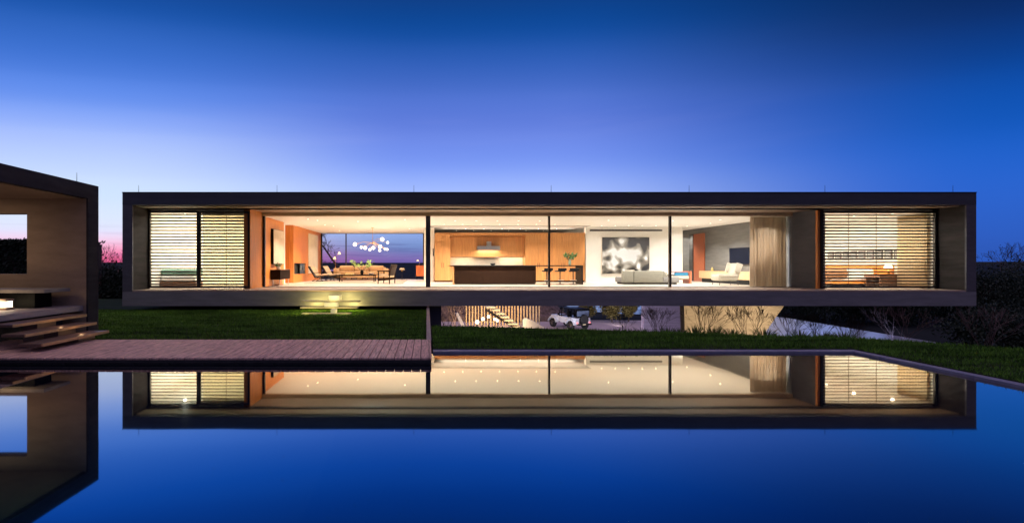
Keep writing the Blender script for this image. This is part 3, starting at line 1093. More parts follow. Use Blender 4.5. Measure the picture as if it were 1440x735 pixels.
# reading lamp with two heads
t_ = thing('floor_lamp', 'slim brass floor lamp with two small cone shades behind the lounge chairs', 'lamp', (-5.7, 30.2, ZF))
MB().lathe([(.14, 0), (.14, .02), (.02, .035)], (0, 0, 0), 16).build('base', brass, t_, local=True)
MB().tube((0, 0, .02), (0, 0, 1.50), .010, n=6).tube((0, 0, 1.40), (.24, 0, 1.68), .007, n=6).tube((0, 0, 1.2), (-.05, 0, 1.38), .007, n=6).build('stem', brass, t_, local=True)
for x, z in ((.24, 1.66), (-.05, 1.36)):
    MB().lathe([(.035, .10), (.10, -.06), (.095, -.06)], (x, 0, z), 14).build('lamp_shade', em('shade_glow', (1, .6, .25), 1.6), t_, smooth=True, local=True)

# red cabinet with lamp by the far glass
t_ = thing('cabinet', 'small orange red cabinet on legs by the far window', 'cabinet', (-.42, 30.8, ZF))
MB().box(-.26, .26, -.2, .2, .22, .90).build('body', pm('lacquer_red', (.46, .10, .03), .4, .15, 5, (6, 6, .5)), t_, local=True, bevel=.006)
for s in (-1, 1):
    MB().box(s * .13 - .12, s * .13 + .12, -.215, -.202, .25, .87).build('door', pm('lacquer_red2', (.5, .12, .03), .4, .15, 5, (6, 6, .5)), t_, local=True)
for x in (-.2, .2):
    for y in (-.15, .15):
        MB().tube((x, y, 0), (x, y, .22), .014, .02, 6).build('leg', wood_d, t_, local=True)
t_ = thing('desk_lamp', 'little glowing desk lamp on the red cabinet', 'lamp', (-.5, 30.8, ZF + .90))
MB().lathe([(.07, 0), (.07, .015), (.01, .02)], (0, 0, 0), 12).tube((0, 0, .02), (.08, 0, .24), .008, n=6).tube((.08, 0, .24), (-.06, 0, .34), .008, n=6).build('stand', brass, t_, local=True)
MB().lathe([(.03, .06), (.08, -.02)], (-.08, 0, .31), 12).build('lamp_shade', em('shade_glow', (1, .6, .25), 1.6), t_, smooth=True, local=True)
t_ = thing('side_table', 'small round side table with a dim shaded lamp right of the sofa', 'table', (-1.55, 30.4, ZF))
MB().lathe([(.26, .50), (.26, .53)], (0, 0, 0), 18).build('tabletop', wood_d, t_, local=True)
MB().tube((0, 0, .02), (0, 0, .5), .02, n=8).lathe([(.17, 0), (.17, .02)], (0, 0, 0), 14).build('stem', dark_metal, t_, local=True)
t_ = thing('table_lamp', 'dim table lamp with a wide shade on the round side table', 'lamp', (-1.55, 30.4, ZF + .53))
MB().lathe([(.07, 0), (.05, .1), (.02, .14), (.01, .16)], (0, 0, 0), 12).build('stand', brass, t_, smooth=True, local=True)
MB().lathe([(.12, .22), (.19, .10)], (0, 0, 0), 14).build('lamp_shade', pm('shade_beige', (.5, .38, .25), .8, .1, 5), t_, smooth=True, local=True)

# bubble chandelier
t_ = thing('chandelier', 'branching brass chandelier of glowing glass globes over the coffee table', 'chandelier', (-3.1, 27.0, ZC))
gl_ = [(499, 343.5, .14, 27), (508, 347.7, .10, 26.7), (513.5, 348.4, .13, 27.2), (520, 351, .10, 26.6), (525, 348.4, .13, 27.4), (534.5, 346.5, .13, 26.8), (534, 352, .10, 27.3), (541.5, 350.3, .09, 26.9), (544.5, 350.6, .09, 27.2), (537.5, 336.5, .14, 27.0), (545, 341, .10, 27.1)]
rod = MB()
node = P(524, 341, 27)
rod.tube((node.x, 27, node.z - .1), (node.x, 27, ZC), .012, n=8).lathe([(.07, 0), (.07, .03)], (node.x, 27, ZC - .03), 12)
for px, py, r, d in gl_:
    c = P(px, py, d)
    mid_ = node.lerp(c, .5) + Vector((0, random.uniform(-.1, .1), random.uniform(.0, .12)))
    rod.tube(node, mid_, .009, n=6).tube(mid_, c, .009, .007, 6).tube(c.lerp(mid_, .3), c, .02, .02, 8)
rod.build('branch', brass, t_)
lamp('POINT', 'chandelier_lamp', (node.x, 26.9, node.z - .45), 240, (1, .86, .70), t_, .25)
for px, py, r, d in gl_:
    MB().ball(P(px, py, d), r * .8, 14).build('globe', em('globe_glow', (1, .86, .70), 1.8), t_, smooth=True)

# ================================================================= KITCHEN
KX0, KX1 = .44, 8.70
kc = thing('kitchen_cabinets', 'oak kitchen wall of tall and upper cabinets behind the island', 'cabinets', (4.5, 27, ZF))


def fronts(x0, x1, y, z0, z1, n):
    w_ = (x1 - x0) / n
    return lambda m: [m.box(x0 + i * w_ + .004, x0 + (i + 1) * w_ - .004, y - .022, y, z0, z1) for i in range(n)]


part('carcass', wood_k, lambda m: m.box(KX0, 1.30, 26.6, 27.4, ZF + .08, 3.41).box(5.42, 8.70, 26.6, 27.4, ZF + .08, 3.41).box(1.30, 5.42, 26.98, 27.4, 2.15, 3.32).box(1.30, 5.42, 26.62, 27.4, 3.322, 3.41).box(KX0, 8.70, 26.598, 26.64, 3.412, 3.475), kc)
part('plinth', wood_d, lambda m: m.box(KX0, 1.30, 26.66, 27.4, ZF, ZF + .078).box(5.42, 8.70, 26.66, 27.4, ZF, ZF + .078), kc)
for x0, x1, n in ((KX0, 1.30, 2), (5.42, 6.86, 2), (6.87, 8.70, 3)):
    wd = (x1 - x0) / n
    for i in range(n):
        d_ = part('tall_door', wood_k, lambda m: m.box(x0 + i * wd + .004, x0 + (i + 1) * wd - .004, 26.575, 26.597, ZF + .09, 2.96), kc)
        hx = x0 + (i + 1) * wd - .06 if i % 2 == 0 else x0 + i * wd + .06
        part('handle', dark_metal, lambda m: m.tube((hx, 26.55, 1.55), (hx, 26.55, 1.82), .011, n=6), d_)
    part('top_door', wood_k, fronts(x0, x1, 26.597, 2.975, 3.395, n), kc)
part('upper_cabinet', wood_k, fronts(1.31, 2.78, 26.978, 2.16, 3.30, 4), kc)
part('upper_cabinet', wood_k, fronts(4.06, 5.41, 26.978, 2.16, 3.30, 3), kc)
part('upper_cabinet', wood_k, fronts(2.79, 4.05, 26.978, 2.76, 3.30, 2), kc)
part('backsplash', pm('splash_stone', (.74, .68, .58), .35, .1, 3), lambda m: m.box(1.302, 5.418, 27.2, 27.38, ZF + .9, 2.148), kc)
part('base_cabinet', wood_k, fronts(1.31, 5.41, 26.7, ZF + .1, ZF + .88, 7), kc)
part('counter', steel, lambda m: m.box(1.302, 5.418, 26.64, 27.198, ZF + .882, ZF + .92), kc)
part('wall_plate', dark_metal, lambda m: m.box(.34, .40, 26.98, 26.998, 2.2, 2.62), kc)
hood = part('cooker_hood', steel, lambda m: m.box(2.80, 4.04, 26.6, 27.19, 2.52, 2.74).box(3.32, 3.56, 26.62, 26.97, 2.74, 3.0), kc, bevel=.006)
lamp('AREA', 'hood_light', (3.42, 26.85, 2.50), 60, (1, .92, .78), kc, 1.1, target=(3.42, 27.0, 0), sizey=.2)
for x in (2.0, 4.75):
    lamp('AREA', 'cabinet_light', (x, 27.08, 2.13), 16, (1, .72, .45), kc, 1.2, target=(x, 27.1, 0), sizey=.08)

isl = thing('kitchen_island', 'long dark wood kitchen island whose thin black top runs on as a bar', 'kitchen island', (4.4, 23.9, ZF))
part('body', wood_d, lambda m: [m.box(1.34 + i * .80, 1.34 + (i + 1) * .80 - .001, 23.62, 24.5, ZF + .05, 1.64) for i in range(5)], isl)
part('plinth', black, lambda m: m.box(1.4, 5.3, 23.68, 24.45, ZF, ZF + .05), isl)
part('end_panel', wood_k, lambda m: m.box(1.30, 1.336, 23.6, 24.52, ZF, 1.64), isl)
part('countertop', [black], lambda m: m.box(1.12, 7.62, 23.55, 24.55, 1.642, 1.69), isl, bevel=.005)
part('bar_leg', black, lambda m: m.box(7.55, 7.62, 23.56, 24.54, ZF, 1.641), isl)


def bar_stool(x, label):
    t = thing('bar_stool', label, 'bar stool', (x, 23.35, ZF), 0, 'bar stools at the island')
    MB().lathe([(.20, 0), (.20, .015), (.03, .03)], (0, 0, 0), 18).build('base', dark_metal, t, local=True)
    MB().tube((0, 0, .02), (0, 0, .62), .026, n=10).build('post', dark_metal, t, local=True)
    MB().rbox(-.15, .15, -.012, .012, .2, .225, .008, M=Matrix.Translation((0, -.12, 0))).tube((0, 0, .212), (0, -.12, .212), .012, n=6).build('footrest', steel, t, local=True)
    MB().rbox(-.20, .20, -.19, .18, .62, .68, .025).build('seat', black, t, smooth=True, local=True)
    MB().rbox(-.20, .23, -.02, .03, .68, .79, .02, M=Matrix.Translation((.03, -.17, 0))).build('backrest', black, t, smooth=True, local=True)
    return t


s0 = bar_stool(5.80, 'black pedestal bar stool leftmost at the bar, partly behind the mullion')
dup(s0, (6.44, 23.35, ZF), R(8), 'black pedestal bar stool in the middle of the three at the bar')
dup(s0, (7.07, 23.35, ZF), R(-10), 'black pedestal bar stool rightmost at the bar, below the leafy vase')
vase('leafy_vase', 'clear vase of big dark green leaves on the bar end', (7.10, 24.0, 1.69), .07, .3, pm('vase_glass', (.3, .4, .3), .1, .2, 4), 7, .27, .10, 8, leafg, .28)
t_ = thing('faucet', 'curved steel kitchen tap on the island', 'tap', (3.65, 24.35, 1.69))
m = MB()
pr = [(0, 0, 0), (0, 0, .32)] + [(-.1 + .1 * math.cos(a), 0, .32 + .1 * math.sin(a)) for a in (0.4, .9, 1.4, 1.9, 2.4, 2.9)] + [(-.2, 0, .22)]
for a, b in zip(pr, pr[1:]):
    m.tube(a, b, .014, n=8)
m.build('spout', steel, t_, smooth=True, local=True)
MB().tube((0, 0, .06), (.09, 0, .1), .009, n=6).lathe([(.03, 0), (.03, .015)], (0, 0, 0), 12).build('lever', steel, t_, local=True)
tag(MB().lathe([(.05, 0), (.12, .03), (.14, .1), (.13, .1), (.1, .04)], (3.28, 24.0, 1.69), 16).build('bowl', black, smooth=True), 'black bowl on the island beside the tap', 'bowl')

# ================================================================= SITTING ROOM
am = bpy.data.materials.new('abstract_canvas')
am.use_nodes = True
t = am.node_tree
b = t.nodes['Principled BSDF']
tcn = t.nodes.new('ShaderNodeTexCoord')
n1 = t.nodes.new('ShaderNodeTexNoise')
n1.inputs['Scale'].default_value = 1.75
n1.inputs['Detail'].default_value = 1.0
n1.inputs['Distortion'].default_value = .35
mp = t.nodes.new('ShaderNodeMapping')
mp.inputs['Location'].default_value = (3.3, 0, 1.9)
t.links.new(tcn.outputs['Object'], mp.inputs[0])
t.links.new(mp.outputs[0], n1.inputs['Vector'])
r1 = t.nodes.new('ShaderNodeValToRGB')
cr = r1.color_ramp
cr.interpolation = 'EASE'
for p_, c_ in ((.45, (.10, .09, .075, 1)), (.53, (.30, .29, .27, 1))):
    e = cr.elements.new(p_)
    e.color = c_
cr.elements[0].position = .34
cr.elements[0].color = (.006, .006, .008, 1)
cr.elements[-1].position = .61
cr.elements[-1].color = (.74, .76, .78, 1)
mp2 = t.nodes.new('ShaderNodeMapping')
mp2.inputs['Scale'].default_value = (.72, 0, 1.0)
mp2.inputs['Location'].default_value = (-.05, 0, .12)
t.links.new(tcn.outputs['Object'], mp2.inputs[0])
ln_ = t.nodes.new('ShaderNodeVectorMath')
ln_.operation = 'LENGTH'
t.links.new(mp2.outputs[0], ln_.inputs[0])
ma_ = t.nodes.new('ShaderNodeMath')
ma_.operation = 'MULTIPLY_ADD'
ma_.inputs[1].default_value = -.24
t.links.new(ln_.outputs['Value'], ma_.inputs[0])
ad_ = t.nodes.new('ShaderNodeMath')
ad_.operation = 'ADD'
ad_.inputs[1].default_value = .15
t.links.new(n1.outputs[0], ad_.inputs[0])
t.links.new(ad_.outputs[0], ma_.inputs[2])
t.links.new(ma_.outputs[0], r1.inputs[0])
t.links.new(r1.outputs[0], b.inputs['Base Color'])
b.inputs['Roughness'].default_value = .6
tg = thing('abstract_painting', 'large blurred black and white abstract painting on the white wall', 'painting', (10.9, 26.57, 2.2))
part('canvas', am, lambda m: m.box(9.63, 12.22, 26.53, 26.55, 1.23, 3.22), tg)
part('frame', pm('frame_pale', (.6, .5, .4), .6, .1, 5), lambda m: m.box(9.62, 12.23, 26.551, 26.597, 1.22, 3.23), tg)

t_ = thing('sectional_sofa', 'grey sectional sofa seen from behind with a low dark chaise end', 'sofa', (10.9, 23.9, ZF))
part('backrest', greyf, lambda m: m.rbox(9.55, 10.06, 23.5, 23.78, .84, 1.42, .05).rbox(10.08, 11.48, 23.5, 23.78, .84, 1.42, .05), t_, smooth=True)
part('back_wedge', greyf, lambda m: m.prism([(11.30, .86), (11.78, .86), (11.74, 1.1), (11.56, 1.40), (11.30, 1.40)], 23.52, 23.9, 'y'), t_, bevel=.02)
part('seat', greyd, lambda m: m.rbox(9.57, 12.25, 23.6, 24.6, .84, 1.10, .05), t_, smooth=True)
part('chaise', greyd, lambda m: m.rbox(11.5, 12.28, 23.48, 24.5, .84, 1.12, .05), t_, smooth=True)
part('plinth', black, lambda m: m.box(9.65, 12.2, 23.58, 24.5, ZF, .842), t_)
part('cushion', cream, lambda m: m.rbox(11.5, 11.95, 23.95, 24.2, 1.12, 1.34, .06).rbox(9.8, 10.3, 23.8, 24.05, 1.12, 1.46, .08), t_, smooth=True)
t_ = thing('low_table', 'low black table with a bowl behind the grey sofa', 'table', (12.4, 25.3, ZF))
MB().box(-.7, .5, -.4, .4, .40, .44).build('tabletop', black, t_, local=True, bevel=.005)
for x in (-.65, .45):
    MB().box(x - .02, x + .02, -.35, .35, 0, .40).build('leg', black, t_, local=True)
tag(MB().lathe([(.06, 0), (.17, .07), (.2, .11), (.18, .11), (.1, .05)], (10.9, 25.4, 1.36), 16).build('bowl', black, smooth=True), 'dark bowl on a plinth between the grey sofa and the painting', 'bowl')
tag(MB().box(10.72, 11.08, 25.22, 25.58, ZF, 1.355).build('plinth_table', pm('plinth_white', (.6, .58, .55), .6, .05, 4), bevel=.006), 'pale square plinth table behind the grey sofa', 'table')
t_ = thing('red_armchair', 'red wood framed armchair with a bright blue cushion right of the low table', 'chair', (13.1, 25.0, ZF), R(0))
MB().rbox(-.55, .32, -.32, .32, .22, .40, .05).build('seat', cream, t_, smooth=True, local=True)
MB().rbox(-.42, .28, -.30, -.16, .36, .58, .05).build('cushion', bluef, t_, smooth=True, local=True)
MB().box(.32, .40, -.36, .36, 0, .62).box(-.6, .40, -.35, -.31, .58, .62).box(-.6, .32, .33, .36, .16, .22).build('frame', redw, t_, local=True, bevel=.006)
# wall television, oak console, wing lounge
tag(MB().box(15.53, 15.597, 23.0, 24.82, 1.74, 2.56).build('television', tv_m, bevel=.008), 'large black wall television on the grey plaster wall', 'television')
t_ = thing('sideboard', 'pale oak floating sideboard under the television', 'sideboard', (15.35, 25, ZF))
part('body', wood_l, lambda m: m.box(15.16, 15.597, 22.6, 26.9, .98, 1.38), t_, bevel=.005)
part('drawer', wood_l, lambda m: [m.box(15.14, 15.158, 22.62 + i * 1.07, 22.62 + (i + 1) * 1.07 - .01, 1.0, 1.36) for i in range(4)], t_)
part('base', black, lambda m: m.box(15.25, 15.597, 22.7, 26.8, ZF, .978), t_)
o = MB().lathe([(.05, 0), (.06, .1), (.03, .15), (.035, .2)], (15.35, 26.0, 1.382), 12).build('small_vase', pm('vase_ochre', (.45, .38, .15), .4, .2, 5), smooth=True)
tag(o, 'small ochre vase on the far end of the oak sideboard', 'vase')
t_ = thing('wing_chair', 'cream upholstered lounge chair with a tall winged back beside the curtain', 'chair', (14.35, 22.9, ZF), R(180))
MB().rbox(-.2, .72, -.36, .36, .20, .46, .10).build('seat', cream, t_, smooth=True, local=True)
MB().rbox(-.12, .70, -.38, -.26, .36, .52, .05).build('armrest', cream, t_, smooth=True, local=True)
MB().rbox(-.12, .70, .26, .38, .36, .52, .05).build('armrest', cream, t_, smooth=True, local=True)
Mb = Matrix.Translation((-.22, 0, .66)) @ Matrix.Rotation(R(-16), 4, 'Y')
MB().rbox(-.10, .10, -.36, .36, -.42, .38, .09, M=Mb).build('backrest', cream, t_, smooth=True, local=True)
for s in (-1, 1):
    MB().rbox(-.08, .22, s * .34 - .05, s * .34 + .05, -.1, .36, .045, M=Mb).build('wing', cream, t_, smooth=True, local=True)
for x, y in ((-.2, -.28), (-.2, .28), (.6, -.28), (.6, .28)):
    MB().tube((x * 1.1, y, 0), (x, y, .22), .012, .02, 6).build('leg', dark_metal, t_, local=True)

# curtains
def cloth(name, col, tr):
    m = pm(name, col, .95, .1, 20, (6, 6, .4))
    t = m.node_tree
    b = t.nodes['Principled BSDF']
    tl_ = t.nodes.new('ShaderNodeBsdfTranslucent')
    t.links.new(b.inputs['Base Color'].links[0].from_socket, tl_.inputs[0])
    mx_ = t.nodes.new('ShaderNodeMixShader')
    mx_.inputs[0].default_value = tr
    t.links.new(b.outputs[0], mx_.inputs[1])
    t.links.new(tl_.outputs[0], mx_.inputs[2])
    t.links.new(mx_.outputs[0], t.nodes['Material Output'].inputs[0])
    return m


curtain_m = cloth('curtain_linen', (.80, .72, .62), .65)
sheer_m = cloth('curtain_sheer', (.78, .64, .44), .3)


def curtain(name, label, x0, x1, y, z0, z1, folds, mat_):
    m = MB()
    n = folds * 8
    for k in range(n + 1):
        f = k / n
        x = x0 + (x1 - x0) * f
        a = f * folds * 2 * math.pi
        off = .085 * math.sin(a) + .02 * math.sin(a * .37 + 1)
        for z, sc_ in ((z1, .8), ((z0 + z1) / 2, 1.0), (z0, 1.15)):
            m.v.append((x + .01 * math.cos(a * 1.3), y + off * sc_, z))
    for k in range(n):
        for j in range(2):
            a = k * 3 + j
            m.face(a, a + 1, a + 4, a + 3)
    o = m.build(name, mat_, smooth=True)
    md = o.modifiers.new('thick', 'SOLIDIFY')
    md.thickness = .006
    return tag(o, label, 'curtain')


curtain('curtain', 'long pleated linen curtain hanging at the right end of the glass', 14.0, 15.5, YG + .22, ZF + .01, ZC - .01, 11, curtain_m)

# ================================================================= RIGHT BEDROOM (its far end wall shows through the louvres)
for i in range(9):
    y = 24.15 - i * .43
    o = MB().use(0).box(20.165, 20.208, y - .17, y + .17, 1.95, 2.36).use(1).box(20.158, 20.164, y - .12, y + .12, 2.01, 2.30).build('picture_frame', [dark_brown if i > 5 else pm('frame_grey', (.07, .05, .045), .6, .2, 5), pm('photo_grey', (.14, .13, .12), .6, .4, 3)])
    tag(o, '%s small framed picture from the left in the row above the bed' % ('first', 'second', 'third', 'fourth', 'fifth', 'sixth', 'seventh', 'eighth', 'ninth')[i], 'picture', 'pictures above the bed')
t_ = thing('bed', 'low bed with brown blanket and white pillows behind the right louvres', 'bed', (19.0, 22.4, ZF))
part('headboard', wood_o, lambda m: m.box(20.13, 20.205, 20.9, 24.4, ZF, 1.70), t_)
part('mattress', white_l, lambda m: m.rbox(18.0, 20.1, 21.5, 23.4, 1.0, 1.26, .06), t_, smooth=True)
part('frame', wood_o, lambda m: m.box(17.95, 20.12, 21.45, 23.45, .86, 1.0), t_)
part('leg', black, lambda m: m.box(18.05, 20.0, 21.55, 23.35, ZF, .858), t_)
part('blanket', brown_bl, lambda m: m.rbox(17.6, 18.75, 21.4, 23.5, 1.05, 1.58, .20, 4), t_, smooth=True)
for y0, z1 in ((21.55, 1.52), (22.4, 1.56)):
    part('pillow', white_l, lambda m: m.rbox(19.45, 20.0, y0, y0 + .75, 1.22, z1, .12, 4), t_, smooth=True)
    part('pillow', white_l, lambda m: m.rbox(19.05, 19.4, y0 + .05, y0 + .65, 1.24, z1 - .1, .1, 4), t_, smooth=True)
t_ = thing('bedside_table', 'walnut bedside table right of the bed, under the lit lamp', 'table', (19.8, 21.0, ZF))
part('tabletop', walnut, lambda m: m.box(19.3, 20.12, 20.6, 21.35, 1.18, 1.30), t_)
for y0 in (20.62, 21.28):
    part('leg', walnut, lambda m: m.box(19.35, 20.1, y0, y0 + .05, ZF, 1.18), t_)
t_ = thing('bedside_lamp', 'bright lit lamp on the walnut bedside table', 'lamp', (19.95, 20.9, 1.30))
MB().lathe([(.07, 0), (.05, .12), (.02, .2)], (0, 0, 0), 12).build('stand', brass, t_, smooth=True, local=True)
MB().lathe([(.10, .46), (.16, .24)], (0, 0, 0), 14).build('lamp_shade', em('bed_shade', (1, .75, .45), 5), t_, smooth=True, local=True)
lamp('POINT', 'lamp_bulb', (19.7, 20.9, 1.72), 14, (1, .7, .36), t_, .08)
# sheer curtain along the end wall
m = MB()
n = 64
for k in range(n + 1):
    y = 19.42 + (20.62 - 19.42) * k / n
    a = k / n * 10 * 2 * math.pi
    for z, sc_ in ((3.76, .8), (2.2, 1), (.78, 1.2)):
        m.v.append((20.08 + .045 * sc_ * math.sin(a), y, z))
for k in range(n):
    for q in range(2):
        a = k * 3 + q
        m.face(a, a + 1, a + 4, a + 3)
o = m.build('curtain', sheer_m, smooth=True)
o.modifiers.new('thick', 'SOLIDIFY').thickness = .006
tag(o, 'sheer beige curtain at the right end behind the right louvres', 'curtain')

# ================================================================= LEFT BEDROOM
t_ = thing('bed', 'low bed with dark green cover behind the left louvres', 'bed', (-10, 21.8, ZF))
part('mattress', white_l, lambda m: m.rbox(-10.98, -9.55, 19.95, 21.2, 1.0, 1.25, .06), t_, smooth=True)
part('cover', pm('cover_green', (.10, .19, .15), .9, .15, 10), lambda m: m.rbox(-11.0, -9.5, 20.0, 21.1, 1.26, 1.52, .05), t_, smooth=True)
part('frame', walnut, lambda m: m.box(-11.0, -9.5, 19.9, 21.25, .80, 1.0), t_)
t_ = thing('bedside_lamp', 'bright standing lamp glowing behind the second left louvre panel', 'lamp', (-8.6, 20.9, ZF))
MB().lathe([(.13, 0), (.13, .02), (.015, .04)], (0, 0, 0), 14).tube((0, 0, .03), (0, 0, 2.1), .012, n=6).build('stand', brass, t_, local=True)
MB().lathe([(.10, 2.55), (.17, 2.2)], (0, 0, 0), 14).build('lamp_shade', em('bed_shade', (1, .75, .45), 5), t_, smooth=True, local=True)
bl = thing('roller_blind', 'cream roller blind drawn down behind the second left louvre panel', 'blind', (-8.15, 19.5, ZC))
part('fabric', cloth('blind_fabric', (.80, .76, .62), .75), lambda m: m.box(-9.02, -7.29, 19.48, 19.488, ZF + .05, ZC - .08), bl)
part('roller', white_p, lambda m: m.tube((-9.03, 19.49, ZC - .05), (-7.285, 19.49, ZC - .05), .04, n=10), bl)
lamp('POINT', 'lamp_bulb', (-8.6, 21.1, 3.2), 40, (1, .85, .6), t_, .08)

# ================================================================= PLANTS
def branch_mesh(m, p, d, L, r, depth, spread=.5, up=.15, rmin=.004, kids=(2, 3)):
    n = 2 if depth > 0 else 1
    for _ in range(n):
        nd = (d + Vector((random.gauss(0, .12), random.gauss(0, .12), random.gauss(0, .08) + up * .3))).normalized()
        q = p + nd * (L / n)
        r2 = max(rmin, r * .82)
        m.tube(p, q, r, r2, 5 if r > .03 else 3, cap=False)
        p, d, r = q, nd, r2
    if depth <= 0:
        return
    for _ in range(random.randint(*kids)):
        nd = (d + Vector((random.gauss(0, spread), random.gauss(0, spread), random.gauss(0, spread * .6) + up))).normalized()
        branch_mesh(m, p, nd, L * random.uniform(.62, .85), max(rmin, r * .7), depth - 1, spread, up, rmin, kids)


def bare_shrub(px, d, h, label, mat_=bark, stems=9, wide=.55, depth=3, rmin=.005):
    x = (px - 600) * d / 680
    zb = bed_z(x, d)
    t = thing('bare_shrub', label, 'shrub', (x, d, zb), 0, 'bare shrubs on the slope')
    m = MB()
    for k in range(stems):
        a = random.uniform(0, 2 * math.pi)
        tl = random.uniform(.15, 1.0) * wide
        dd = Vector((math.cos(a) * tl, math.sin(a) * tl, 1)).normalized()
        branch_mesh(m, Vector((math.cos(a) * .06, math.sin(a) * .06, -.05)), dd, h * .36, .013, depth, .34, .12, rmin)
    m.build('branches', mat_, t, local=True)
    return t


bare_shrub(640, 33, 3.0, 'leafless shrub right beside the dark pier under the house', bark, 10)
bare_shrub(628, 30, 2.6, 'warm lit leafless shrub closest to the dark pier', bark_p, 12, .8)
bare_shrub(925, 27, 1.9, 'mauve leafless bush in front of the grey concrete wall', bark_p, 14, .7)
bare_shrub(990, 20.5, 1.6, 'leafless shrub before the left half of the lit angled pier', bark, 11, .75)
bare_shrub(1052, 20.5, 1.7, 'leafless shrub before the right half of the lit angled pier', bark, 12, .85)
bare_shrub(1108, 20.0, 1.35, 'leafless shrub at the tip of the white sloping wall', bark, 9)
bare_shrub(1150, 19.5, 1.3, 'leafless shrub before the middle of the white sloping wall', bark, 9, .8)
bare_shrub(1196, 19.5, 1.3, 'leafless shrub at the low end of the white sloping wall', bark, 10, .8)
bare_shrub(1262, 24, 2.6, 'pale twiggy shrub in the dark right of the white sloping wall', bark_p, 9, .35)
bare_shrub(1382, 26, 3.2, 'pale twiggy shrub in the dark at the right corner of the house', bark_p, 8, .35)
bare_shrub(880, 30, 1.5, 'small leafless shrub on the gravel between the car and grey wall', bark, 6, .8)


def tuft(px, d, r, h, label, n=70, mat_=tuft_m):
    x = (px - 600) * d / 680
    zb = bed_z(x, d) if x > .2 else lawn_left_z(x, d)
    m = MB()
    for k in range(n):
        a = random.uniform(0, 2 * math.pi)
        rr = random.uniform(0, r)
        b0 = Vector((x + math.cos(a) * rr * .4, d + math.sin(a) * rr * .4, zb - .02))
        tip = Vector((x + math.cos(a) * rr * 1.5, d + math.sin(a) * rr * 1.5, zb + h * random.uniform(.5, 1.1)))
        md_ = b0.lerp(tip, .6) + Vector((0, 0, h * .12))
        m.tube(b0, md_, .010, .008, 3, False).tube(md_, tip, .008, .002, 3, False)
    return tag(m.build('grass_tuft', mat_), label, 'plant', 'grass tufts on the slope')


for px, d, r, h, lab in ((868, 27, .4, .5, 'in the gravel right of the parked car'), (885, 24, .3, .4, 'between the car and the grey wall'), (905, 20, .35, .38, 'at the foot of the grey wall, left end'), (938, 19, .35, .4, 'under the mauve leafless bush'),
                         (955, 18, .25, .3, 'just left of the lit angled pier'), (978, 17.5, .3, .42, 'at the left foot of the lit angled pier'), (1005, 17, .35, .45, 'between the two shrubs before the lit pier'), (1030, 17, .3, .35, 'left of the larger shrub before the lit pier'),
                         (1075, 17, .35, .45, 'at the right foot of the lit angled pier'), (1125, 16.5, .3, .4, 'below the tip of the white sloping wall'), (1160, 16, .3, .36, 'before the middle of the white sloping wall'), (1186, 16, .45, .42, 'bright, before the low end of the white wall')):
    tuft(px, d, r, h, 'green grass tuft ' + lab)


def leafy_tree(name, label, base, h, rx, ry, trunk_h, n, size, mat_, cat='tree', group=None, clumps=16, trunk_r=.07):
    t = thing(name, label, cat, base, 0, group)
    m = MB()
    m.tube((0, 0, -.1), (0, 0, trunk_h), trunk_r, trunk_r * .75, 8).tube((0, 0, trunk_h), (random.uniform(-.1, .1), 0, h * .85), trunk_r * .75, .015, 6)
    cs = []
    for k in range(clumps):
        u = random.uniform(-1, 1)
        a = random.uniform(0, 2 * math.pi)
        q = math.sqrt(max(0, 1 - u * u)) * random.uniform(.45, 1.0)
        c = Vector((math.cos(a) * q * rx, math.sin(a) * q * ry, trunk_h + (h - trunk_h) * (.5 + .46 * u)))
        cs.append(c)
        m.tube((0, 0, max(trunk_h * .8, c.z - .4 * rx)), c, trunk_r * .3, .012, 4, False)
    m.build('trunk', bark, t, local=True)
    m = MB()
    per = n // clumps
    cr_ = max(rx, ry) * .42
    for c in cs:
        for _ in range(per):
            p = c + Vector((random.gauss(0, cr_ * .6), random.gauss(0, cr_ * .6), random.gauss(0, cr_ * .55)))
            m.leaf(p, size * random.uniform(.6, 1.4))
    m.build('crown', mat_, t, local=True)
    return t


# clipped trees by the lower court
for px, d, rx, h, lab in ((826, 47, .85, 3.7, 'olive green clipped tree behind the parked car'), (860.5, 46, .95, 3.7, 'wide olive green clipped tree right of the parked car'), (884, 46, .62, 3.5, 'narrow olive green clipped tree near the grey wall')):
    x = (px - 600) * d / 680
    leafy_tree('clipped_tree', lab, (x, d, -3.72), h, rx, rx, .62, 9000, .10, leafo, 'tree', 'clipped trees by the court', 44)
# dark trees at the right
for i, (px, d, h, r, lab) in enumerate(((1130, 44, 4.6, 3.0, 'dark evergreen just right of the lit angled pier'), (1195, 46, 4.8, 3.2, 'dark evergreen under the house above the white sloping wall'), (1262, 44, 4.7, 3.0, 'dark evergreen behind the middle of the right louvres'),
                                       (1325, 46, 4.4, 3.3, 'dark evergreen behind the right corner of the house'), (1385, 43, 4.5, 3.0, 'dark evergreen just right of the house'), (1428, 46, 4.6, 3.4, 'dark evergreen at the right edge of the photo'), (1478, 42, 4.5, 3.2, 'dark evergreen cut by the right edge of the photo'),
                                       (1405, 30, 2.4, 1.9, 'low dark evergreen bush near the right corner of the house'), (1452, 27, 2.2, 2.0, 'low dark evergreen bush cut by the right edge'))):
    x = (px - 600) * d / 680
    leafy_tree('evergreen_tree', lab, (x, d, bed_z(x, d) if d < 41 else -3.72), h, r, r * .8, .3, 11000, .11, leafd, 'tree', 'dark evergreens at the right', 44, .12)
